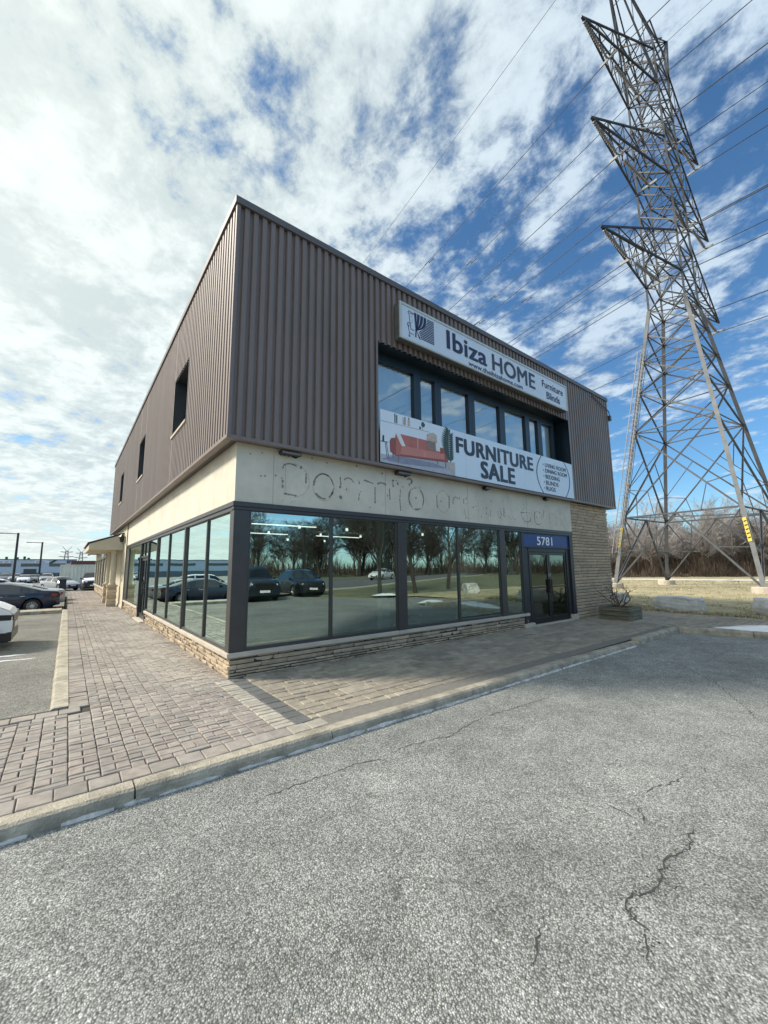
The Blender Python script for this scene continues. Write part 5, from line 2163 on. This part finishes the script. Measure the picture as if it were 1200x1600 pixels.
def car(kind, mat, label, loc, rz, snow=False, group=None, cat=None, dark_nose=False):
    S = PROF[kind]
    L, Wd, r = S['L'], S['W'], S['r']
    root = thing('parked_' + ('pickup' if kind == 'pickup' else 'car'), label, cat or ('pickup' if kind == 'pickup' else 'car'), loc, rz, group)
    xs = sorted(set([round(-L / 2 + L * k / 64, 4) for k in range(65)]))
    ra = r + .055
    H = max(z for _, z in S['top'])
    rows = []
    for x in xs:
        t = abs(2 * x / L)
        w = Wd * (1 - .16 * max(0, (t - .62) / .38) ** 2.2)
        zb = .24 + .10 * max(0, t - .8) / .2
        for xa in S['ax']:
            dx = abs(x - xa)
            if dx < ra:
                zb = max(zb, r + math.sqrt(ra * ra - dx * dx))
        belt, top = lerp_tab(S['belt'], x), lerp_tab(S['top'], x)
        top = max(top, belt + .015)
        c = min(1.0, max(0, (top - belt - .06) / (H - belt - .06)))
        wt = w * (.90 - .20 * c)
        z1 = max(zb + .015, .36)
        z2 = max(z1 + .015, .60)
        belt = max(belt, z2 + .03)
        top = max(top, belt + .015)
        rows.append(([(w * .93, zb), (w * .985, z1), (w, z2), (w * .975, belt - .02), (w * .955, belt), (wt, top - .02 - .03 * c), (wt * .78, top + .005), (0, top + .02)], c, top))
    n = 8
    body, wins = MB(), {}
    for s in (1, -1):
        for k in range(len(xs) - 1):
            (A, ca, ta), (B, cb, tb) = rows[k], rows[k + 1]
            xa, xb = xs[k], xs[k + 1]
            xm = (xa + xb) / 2
            slope = abs(tb - ta) / (xb - xa)
            for j in range(n - 1):
                quad = [(xa, s * A[j][0], A[j][1]), (xb, s * B[j][0], B[j][1]), (xb, s * B[j + 1][0], B[j + 1][1]), (xa, s * A[j + 1][0], A[j + 1][1])]
                if s < 0:
                    quad = quad[::-1]
                cab = S['cab'][0] <= xm <= S['cab'][1]
                if j == 4 and cab and min(ca, cb) > .12 and all(abs(xm - p) > .05 for p in S['pillars']):
                    wins.setdefault(('side_window', s, sum(xm > p for p in S['pillars'])), MB()).face(quad)
                elif j >= 5 and cab and slope > .26 and min(ca, cb) > .02 and not (kind == 'pickup' and xm < -.9):
                    wins.setdefault(('windscreen' if xm > 0 else 'rear_window', 0, 0), MB()).face(quad)
                else:
                    body.face(quad)
    for e, row in ((-1, rows[0]), (1, rows[-1])):
        pts = [(xs[0] if e < 0 else xs[-1], s * p[0], p[1]) for s, seq in ((1, row[0]), (-1, row[0][::-1])) for p in seq]
        body.face(pts if e < 0 else pts[::-1])
    bo = body.build('body', mat, root, smooth=True, weld=True)
    m = bo.modifiers.new('edge', 'EDGE_SPLIT')
    m.split_angle = R(38)
    for kk, wm in wins.items():
        wm.build(kk[0], m_carglass, root, weld=True, smooth=True)
    # wheels
    for xa in S['ax']:
        for s in (1, -1):
            yo = s * (Wd - .02)
            yi = s * (Wd - .24)
            m = MB()
            m.lathe([(r * .62, yo), (r * .86, yo + s * .012), (r * .97, yo - s * .015), (r, yo - s * .05), (r, yi), (r * .6, yi)], (xa, 0, r), axis='y', n=26)
            wh = m.build('wheel', m_tyre, root, smooth=True)
            m = MB()
            m.lathe([(r * .64, yo - s * .005), (r * .60, yo + s * .004), (r * .56, yo - s * .03)], (xa, 0, r), axis='y', n=26)
            ns = 14 if kind == 'sedan' else 8
            for q in range(ns):
                a = q / ns * 6.2832
                m.bar((xa + math.cos(a) * r * .12, yo - s * .012, r + math.sin(a) * r * .12), (xa + math.cos(a) * r * .6, yo - s * .004, r + math.sin(a) * r * .6), .028 if ns > 8 else .05, .02)
            m.lathe([(0, yo + s * .004), (r * .14, yo), (r * .15, yo - s * .02)], (xa, 0, r), axis='y', n=12)
            m.build('rim', m_rim, wh)
            m = MB()
            m.lathe([(0, yi + s * .12), (r * .58, yi + s * .12)], (xa, 0, r), axis='y', n=20)
            m.build('brake_disc', m_under, wh)
    m = MB()
    m.box(-L / 2 + .25, L / 2 - .25, -Wd * .72, Wd * .72, .20, .62)
    m.box(-L / 2 + .3, S['ax'][1] - ra, -Wd * .90, Wd * .90, .20, .26)
    m.box(S['ax'][1] + ra, S['ax'][0] - ra, -Wd * .93, Wd * .93, .19, .26)
    m.build('underbody', m_under, root)
    # lamps, grille, plate, mirrors, handles
    zf = lerp_tab(S['belt'], L / 2 - .15) - .05
    zr = lerp_tab(S['belt'], -L / 2 + .1) - .10
    for s in (1, -1):
        m = MB()
        m.bar((L / 2 - .30, s * Wd * .80, zf + .05), (L / 2 - .045, s * Wd * .62, zf), .17, .12)
        m.build('headlight', m_head, root, bevel=.02)
        m = MB()
        m.bar((-L / 2 + .34, s * Wd * .945, zr + .06), (-L / 2 + .01, s * Wd * .74, zr + .03), .09, .14)
        m.build('tail_light', m_red, root, bevel=.02)
        m = MB()
        xm = S['cab'][1] - .32
        zm = lerp_tab(S['belt'], xm) + .09
        m.box(xm - .06, xm + .08, s * Wd * .95 if s > 0 else -Wd * 1.12, s * Wd * 1.12 if s > 0 else -Wd * .95, zm - .06, zm + .08)
        m.build('mirror', m_black if kind == 'pickup' else mat, root, bevel=.03)
        for xh in (S['pillars'][0] - .28, S['pillars'][1] - .08):
            m = MB()
            m.box(xh - .09, xh + .09, s * Wd * .99 - .012, s * Wd * .99 + .022, .80, .83)
            m.build('door_handle', m_rim, root, bevel=.006)
    m = MB()
    m.box(L / 2 - .10, L / 2 + .012, -Wd * .5, Wd * .5, .36 if kind != 'pickup' else .62, zf - .02 if kind != 'pickup' else zf + .08)
    if dark_nose:
        m.box(L / 2 - .40, L / 2 + .016, -Wd * .86, Wd * .86, .22, .42)
        m.box(L / 2 - .12, L / 2 + .02, -Wd * .80, Wd * .80, zf - .10, zf + .015)
        for s in (1, -1):
            m.bar((L / 2 - .95, s * (Wd + .002), zf + .03), (L / 2 - .30, s * Wd * .955, zf - .02), .03, .12)
            m.bar((L / 2 - .30, s * Wd * .955, zf - .02), (L / 2 - .02, s * Wd * .82, zf - .04), .05, .12)
            m.bar((L / 2 - .55, s * Wd * .985, .33), (L / 2 - .02, s * Wd * .84, .30), .05, .20)
        m.bar((L / 2 - .32, -Wd * .90, zf + .005), (L / 2 - .03, -Wd * .6, zf + .005), .10, .075)
        m.bar((L / 2 - .32, Wd * .90, zf + .005), (L / 2 - .03, Wd * .6, zf + .005), .10, .075)
    m.build('grille', m_black, root, bevel=.02)
    m = MB()
    m.box(L / 2 + .012, L / 2 + .022, -.26, .26, .48, .60)
    m.build('licence_plate', m_white, root)
    m = MB()
    m.box(-L / 2 - .02, -L / 2 + .08, -Wd * .70, Wd * .70, .34, .50)
    m.build('rear_bumper', m_under if kind != 'sedan' else mat, root, bevel=.03)
    m = MB()
    m.box(-L / 2 - .022, -L / 2 - .004, -.26, .26, .60, .72)
    m.build('rear_plate', m_white, root)
    if snow:
        m = MB()
        for k in range(len(xs) - 1):
            (A, ca, ta), (B, cb, tb) = rows[k], rows[k + 1]
            if ca < .12 and xs[k] > .9:
                for s in (1, -1):
                    wj = .86
                    q = [(xs[k], 0, A[7][1] + .03), (xs[k + 1], 0, B[7][1] + .03), (xs[k + 1], s * B[4][0] * wj, B[5][1] + .022), (xs[k], s * A[4][0] * wj, A[5][1] + .022)]
                    m.face(q)
        m.build('snow_cover', m_snow, root, smooth=True)
    return root


pnavy, pwhite, psilver = paint('navy', (.010, .016, .045)), paint('white', (.72, .73, .74)), paint('silver', (.36, .38, .40))
pblack, pgrey, pdark = paint('black', (.008, .009, .011)), paint('grey', (.13, .14, .15)), paint('dark_blue', (.012, .018, .028))
pred = paint('maroon', (.10, .012, .014))
PI = math.pi
car('sedan', pnavy, 'dark navy sedan with multi spoke wheels backed up to the brick pavement', (-4.45, 20.9, zl(20.9)), PI)
car('sedan', psilver, 'silver sedan parked just behind the dark navy sedan', (-4.25, 24.0, zl(24)), PI)
car('crossover', pwhite, 'white crossover nosed up to the kerb nearest the corner store', (-5.02, 6.95, zl(6.9) - .03), 0.0, snow=True, dark_nose=True)
car('crossover', pwhite, 'white crossover parked beyond the navy and silver sedans', (-6.6, 28.5, zl(28.5)), PI)
car('sedan', psilver, 'light grey car in front of the cream container next to the dark bin', (-2.35, 50.5, -.41), R(-62))
car('pickup', pblack, 'black pickup with snow covered hood facing the pavement by the container', (.45, 49.5, -.41), -PI / 2, snow=True)
FAR = [(20, 80, pgrey, 'crossover'), (36, 78, psilver, 'crossover'), (50, 74, pwhite, 'sedan'), (60, 77, pgrey, 'sedan'), (84, 74, psilver, 'crossover'), (66, 80, pblack, 'sedan')]
FLAB = ['grey car in the far row, leftmost before the pale industrial building', 'silver crossover in the far row between the two lamp posts', 'white sedan with pale roof in the far row before the loading door',
        'grey sedan in the far row, just left of the second lamp post', 'silver crossover in the far row right of the second lamp post', 'black sedan in the far row at the second lamp post']
for (px, d, pm, kd), lb in zip(FAR, FLAB):
    p = at_depth(px, d, -.41)
    car(kd, pm, lb, p, -PI / 2 + rnd.uniform(-.1, .1), group='cars in the far row')
# cars seen in the glass only
car('pickup', pdark, 'dark pickup facing the store, mirrored in the corner shop window', (6.9, -17.2, -.10), PI / 2 + .1)
car('crossover', pblack, 'black crossover facing the store, mirrored beside the dark pickup', (10.4, -18.0, -.10), PI / 2 + .1)
car('sedan', pwhite, 'white sedan driving on the road, mirrored in the corner shop window', (33, -38.5, .04), R(153))
MIR = [('crossover', pblack, (-9.5, 24.2), 'black crossover mirrored in the side windows behind the navy sedan'), ('sedan', psilver, (-11.5, 12.5), 'silver sedan mirrored in the side windows near the corner post'),
       ('crossover', pgrey, (-12.5, 33.0), 'grey crossover mirrored far back in the side windows'), ('sedan', pred, (-16.0, 20.0), 'maroon sedan mirrored in the side windows behind the silver sedan'),
       ('crossover', pwhite, (-17, 40.0), 'white crossover mirrored far back in the side door glass')]
for kd, pm, (x, y), lb in MIR:
    car(kd, pm, lb, (x, y, zl(y)), PI if x > -13 else 0.1)

# ------------------------------------------------------------------ further along the side: porch, neighbour, lot edge
po = thing('porch', 'small gabled porch with dark shingles on two pale columns along the side wall', 'porch', (-.1, 19, 0))
b = MB()
y0, y1 = 16.2, 22.0
b.face([(-1.18, y0, 2.92), (.19, y0, 3.42), (.19, y1, 3.42), (-1.18, y1, 2.92)])
b.face([(-1.18, y0, 2.86), (.19, y0, 3.36), (.19, y1, 3.36), (-1.18, y1, 2.86)])
b.face([(-1.18, y0, 2.86), (-1.18, y1, 2.86), (-1.18, y1, 2.92), (-1.18, y0, 2.92)])
b.face([(-1.18, y0, 2.86), (.19, y0, 3.36), (.19, y0, 3.42), (-1.18, y0, 2.92)])
b.build('porch_roof', m_rooft, po, world=True)
b = MB()
b.box(-1.12, .19, y0 + .02, y1 - .02, 2.60, 2.855)
b.face([(-1.12, y0 + .03, 2.855), (.19, y0 + .03, 2.855), (.19, y0 + .03, 3.35)])
b.build('porch_fascia', m_cream, po, world=True)
for yc in (16.75, 19.3):
    m = MB()
    m.lathe([(.0, 0.98), (.155, 0.98), (.15, 1.03), (.125, 1.08), (.12, 2.45), (.15, 2.52), (.16, 2.60), (0, 2.60)], (-.10, yc, 0), n=18)
    cl = m.build('column', m_cream, po, world=True, smooth=False)
    m = MB()
    m.box(-.31, .11, yc - .21, yc + .21, .90, .98)
    for k in range(7):
        z = -.05 + k * .136
        for (a0, a1, c0, c1) in ((-.28, .08, yc - .18, yc + .18),):
            s = .012 * (k % 2)
            m.box(a0 - s, a1 + s, c0 - s, c1 + s, z + .004, z + .132)
    m.build('column_base', m_stone, cl, world=False).location = -po.location
ln = thing('wall_lantern', 'black carriage lantern on the cream wall by the porch', 'lantern', (.06, 15.7, 3.12))
b = MB()
b.lathe([(.0, .20), (.03, .17), (.13, .06), (.13, .04), (0, .04)], (0, 0, 0), n=6)
b.lathe([(0, -.20), (.05, -.19), (.06, -.17)], (0, 0, 0), n=6)
for k in range(6):
    a = k / 6 * 6.283
    b.bar((.055 * math.cos(a), .055 * math.sin(a), -.18), (.10 * math.cos(a), .10 * math.sin(a), .05), .012)
b.tube([(0, 0, -.19), (.05, 0, -.26), (.12, 0, -.22), (.14, 0, -.12)], .012, 6)
b.box(.12, .14, -.05, .05, -.22, .08)
b.build('lantern_frame', m_black, ln)
b = MB()
b.lathe([(.05, -.17), (.092, .045)], (0, 0, 0), n=6)
b.build('lantern_glass', m_carglass, ln)

nb = thing('neighbour_unit', 'low shop unit with gutter, dark windows and stone base beyond the porch', 'building', (.1, 29, 0))
b = MB()
b.box(.05, 8, 22.28, 36, 2.45, 3.1)
b.box(.12, 8, 22.28, 36, -.4, .55)
for y in (22.4, 25.0, 27.6, 30.2, 32.8, 35.6):
    b.box(.04, .3, y - .15, y + .15, .55, 2.45)
b.build('wall', m_cream, nb, world=True)
b = MB()
stones(b, 22.3, 36, -.05, .52, lambda u, d, z: (.12 - d, u, z), (.07, .11), (.2, .5), (.004, .03))
b.build('stone_base', m_stone, nb, world=True)
b = MB()
b.box(-.02, .4, 22.3, 36, .52, .58)
b.build('sill', m_sill, nb, world=True)
b = MB()
for y in (23.7, 26.3, 28.9, 31.5, 34.2):
    b.box(.12, .2, y - 1.15, y + 1.15, .58, 2.45)
    for q in range(1, 4):
        b.box(.10, .12, y - 1.15 + q * .57, y - 1.11 + q * .57, .58, 2.45)
b.build('window', m_carglass, nb, world=True)
b = MB()
b.face([(-.45, 22.3, 3.05), (-.45, 36.2, 3.05), (4.0, 36.2, 4.6), (4.0, 22.3, 4.6)])
b.face([(8, 22.3, 3.05), (8, 36.2, 3.05), (4.0, 36.2, 4.6), (4.0, 22.3, 4.6)])
b.face([(-.45, 22.3, 3.0), (4, 22.3, 4.58), (8, 22.3, 3.0)])
b.face([(-.45, 36.2, 3.0), (4, 36.2, 4.58), (8, 36.2, 3.0)])
b.build('roof', m_rooft, nb, world=True)
b = MB()
b.box(-.55, -.42, 22.35, 36.2, 2.92, 3.04)
b.tube([(-.48, 22.45, 2.95), (-.44, 22.45, 2.80), (-.1, 22.45, 2.66), (0, 22.45, 2.5), (0, 22.45, .1)], .045, 8)
b.build('gutter', m_trim, nb, world=True)
b = MB()
b.box(-.12, .05, 24.0, 25.8, 2.5, 2.95)
b.build('sign_box', m_white, nb, world=True)

# container, bin, bollard
ct = thing('shipping_container', 'cream corrugated metal container standing across the end of the lot', 'container', (3, 56, -.41))
b = MB()
x = -2.45
while x < 9.6:
    b.face([(x, 55.0, -.25), (x + .14, 55.0, -.25), (x + .14, 55.0, 2.3), (x, 55.0, 2.3)])
    b.face([(x + .14, 55.0, -.25), (x + .19, 55.05, -.25), (x + .19, 55.05, 2.3), (x + .14, 55.0, 2.3)])
    b.face([(x + .19, 55.05, -.25), (x + .31, 55.05, -.25), (x + .31, 55.05, 2.3), (x + .19, 55.05, 2.3)])
    b.face([(x + .31, 55.05, -.25), (x + .36, 55.0, -.25), (x + .36, 55.0, 2.3), (x + .31, 55.05, 2.3)])
    x += .36
b.box(-2.45, 9.7, 55.08, 57.4, -.25, 2.28)
b.build('corrugated_wall', m_contain, ct, world=True)
b = MB()
b.box(-2.5, 9.75, 54.97, 57.42, 2.28, 2.40)
b.box(-2.5, 9.75, 54.97, 57.42, -.42, -.27)
for xx in (-2.5, 1.85, 9.62):
    b.box(xx, xx + .10, 54.96, 55.1, -.27, 2.28)
b.build('container_frame', m_contain, ct, world=True)
b = MB()
b.box(1.98, 2.05, 54.9, 54.98, -.3, 2.5)
b.build('locking_bar', m_trim, ct, world=True)
p = at_depth(109, 40, -.25)
bi = thing('litter_bin', 'dark rectangular litter bin on the pavement before the light grey car', 'bin', p)
b = MB()
b.box(-.27, .27, -.27, .27, 0, 1.0)
b.box(-.31, .31, -.31, .31, 0, .10)
b.build('bin_body', m_dark, bi, bevel=.02)
b = MB()
b.box(-.29, .29, -.29, .29, 1.0, 1.14)
b.build('bin_lid', m_black, bi, bevel=.04)
p = at_depth(141, 43, -.35)
bo_ = thing('bollard', 'short dark bollard in front of the black pickup', 'bollard', p)
b = MB()
b.lathe([(.0, 0), (.14, 0), (.13, .62), (.09, .72), (0, .76)], (0, 0, 0), n=16)
b.build('post', m_trim, bo_, smooth=False)
b = MB()
b.lathe([(.136, .42), (.136, .50)], (0, 0, 0), n=16)
b.build('band', m_galv, bo_)


def lamp_post(loc, h, rz, label, arm=2.0):
    t = thing('lamp_post', label, 'lamp post', loc, rz, 'lamp posts of the car park')
    b = MB()
    b.tube([(0, 0, 0), (0, 0, h * .5), (0, 0, h)], [.20, .18, .16], 8)
    b.lathe([(0, -.1), (.28, -.1), (.28, .5), (0, .5)], (0, 0, 0), n=14)
    b.build('pole', m_black, t)
    b = MB()
    b.bar((.2, 0, h - .18), (-arm, 0, h - .1), .14, .12)
    b.build('arm', m_black, t)
    b = MB()
    b.box(-arm - .75, -arm + .1, -.2, .2, h - .2, h - .04)
    b.build('lamp_head', m_galv, t, bevel=.03)
    return t


lamp_post(at_depth(32.5, 71, -.41), 8.75, R(-5), 'taller looking dark lamp post with left pointing arm beyond the navy sedan')
lamp_post(at_depth(71.5, 92, -.41), 8.6, R(-5), 'more distant dark lamp post in front of the loading door end of the industrial building')
lamp_post((27.3, -51, 0), 8.4, R(200), 'lamp post by the road mirrored in the corner shop window', 1.2)
lamp_post((-9.4, 17.0, -.41), 8.4, R(90), 'lamp post mirrored in the side window next to the corner post', 1.6)

# industrial units across the lot
iu = thing('industrial_building', 'long pale grey industrial building with flat roof across the car park', 'building', (-30, 128, -.5))
Yb = 128.0


def bx(px):
    az = YAW + math.atan((px - 600) / 628.6)
    return -1.806 + (Yb + 6.26) * math.tan(az)


b = MB()
b.box(-95, bx(122), Yb, Yb + 40, 1.25, 4.5)
b.build('upper_wall', m_metalw, iu, world=True)
b = MB()
b.box(-95, bx(122), Yb + .1, Yb + 40, -.7, 1.25)
b.build('lower_wall', m_bldgrey, iu, world=True)
b = MB()
b.box(-95.1, bx(122) + .1, Yb - .15, Yb + 40, 4.5, 4.68)
b.build('roof_edge', m_cap, iu, world=True)
for (a, c, z0, z1) in ((-40, 21, 2.85, 3.6), (36, 67, 2.85, 3.6), (80, 105, 2.85, 3.6), (-130, -60, 2.85, 3.6), (-250, -160, 2.85, 3.6), (-420, -330, 2.85, 3.6)):
    m = MB()
    m.box(bx(a), bx(c), Yb - .08, Yb, z0, z1)
    m.build('window_band', m_carglass, iu, world=True)
m = MB()
m.box(bx(41), bx(61), Yb - .1, Yb, .9, 2.25)
m.build('loading_door', m_trim, iu, world=True)
for a in (5, 24, 70, 82, 96):
    m = MB()
    m.box(bx(a), bx(a + 8), Yb - .05, Yb + .1, -.4, 1.0)
    m.build('ground_window', m_carglass, iu, world=True)
for (a, c, mm) in ((-20, 26, m_white), (57, 79, m_white), (107, 122, m_dark)):
    m = MB()
    m.box(bx(a), bx(c), Yb - .25, Yb, 3.68, 4.32)
    s_ = m.build('sign_board', mm, iu, world=True)
    m = MB()
    for k in range(int((c - a) * .5)):
        xx = bx(a + 2) + k * (bx(c - 2) - bx(a + 2)) / ((c - a) * .5)
        if k % 5 == 4:
            continue
        m.box(xx, xx + .18, Yb - .28, Yb - .25, 3.85, 4.12)
    m.build('sign_marks', mk('muted_mark', (.30, .22, .30), .6, .1, 3), s_).location = -iu.location
m = MB()
q = [(bx(79), 3.65), (bx(84), 3.65), (bx(92), 4.5), (bx(87), 4.5)]
m.plate(q, Yb - .12, Yb)
m.build('dark_chevron', m_dark, iu, world=True)
m = MB()
for a in (3, 22, 34, 41, -30):
    m.tube([(bx(a), Yb + 12, 4.5), (bx(a), Yb + 12, 5.2 + (a % 5) * .12)], .28, 8)
m.box(bx(20), bx(24), Yb + 10, Yb + 12, 4.6, 5.15)
m.build('roof_vent', m_trim, iu, world=True)
rs = thing('red_roofed_shed', 'low building with a dark red roof edge behind the cream container', 'building', (6, 82, -.41))
m = MB()
m.box(-1.2, 22, 80, 95, -.5, 2.75)
m.build('wall', m_bldgrey, rs, world=True)
m = MB()
m.box(-1.4, 22.2, 79.7, 95, 2.75, 3.35)
m.build('roof', m_redbrown, rs, world=True)


def far_tower(loc, h, label):
    t = thing('distant_tower', label, 'tower', loc, R(8), 'distant transmission towers')
    m = MB()
    hwz = lambda z: (.11 * (1 - z / h) + .028) * h * .75
    zs = [0, .22, .4, .54, .66, .76, .85]
    for (a, c) in LEGS:
        for z0, z1 in zip(zs, zs[1:]):
            m.bar((a * hwz(z0 * h), c * hwz(z0 * h), z0 * h), (a * hwz(z1 * h), c * hwz(z1 * h), z1 * h), .5)
    for z0, z1 in zip(zs, zs[1:]):
        for s in (-1, 1):
            m.bar((-s * hwz(z0 * h), -hwz(z0 * h), z0 * h), (s * hwz(z1 * h), -hwz(z1 * h), z1 * h), .35)
    m.build('mast', m_galv, t)
    m = MB()
    for z, w in ((.62, .24), (.80, .20)):
        for s in (-1, 1):
            m.bar((0, 0, z * h), (s * w * h, 0, z * h), .55)
            m.bar((0, 0, z * h - .05 * h), (s * w * h, 0, z * h), .4)
    for s in (-1, 1):
        m.bar((0, 0, .82 * h), (s * .15 * h, 0, h), .5)
    m.build('crossarm', m_galv, t)
    return t


far_tower(at_depth(110.5, 520, -.5), 33, 'tiny pale transmission tower on the skyline above the end of the industrial building')
far_tower(at_depth(133, 600, -.5), 35, 'tiny pale transmission tower on the skyline beside the porch eave')
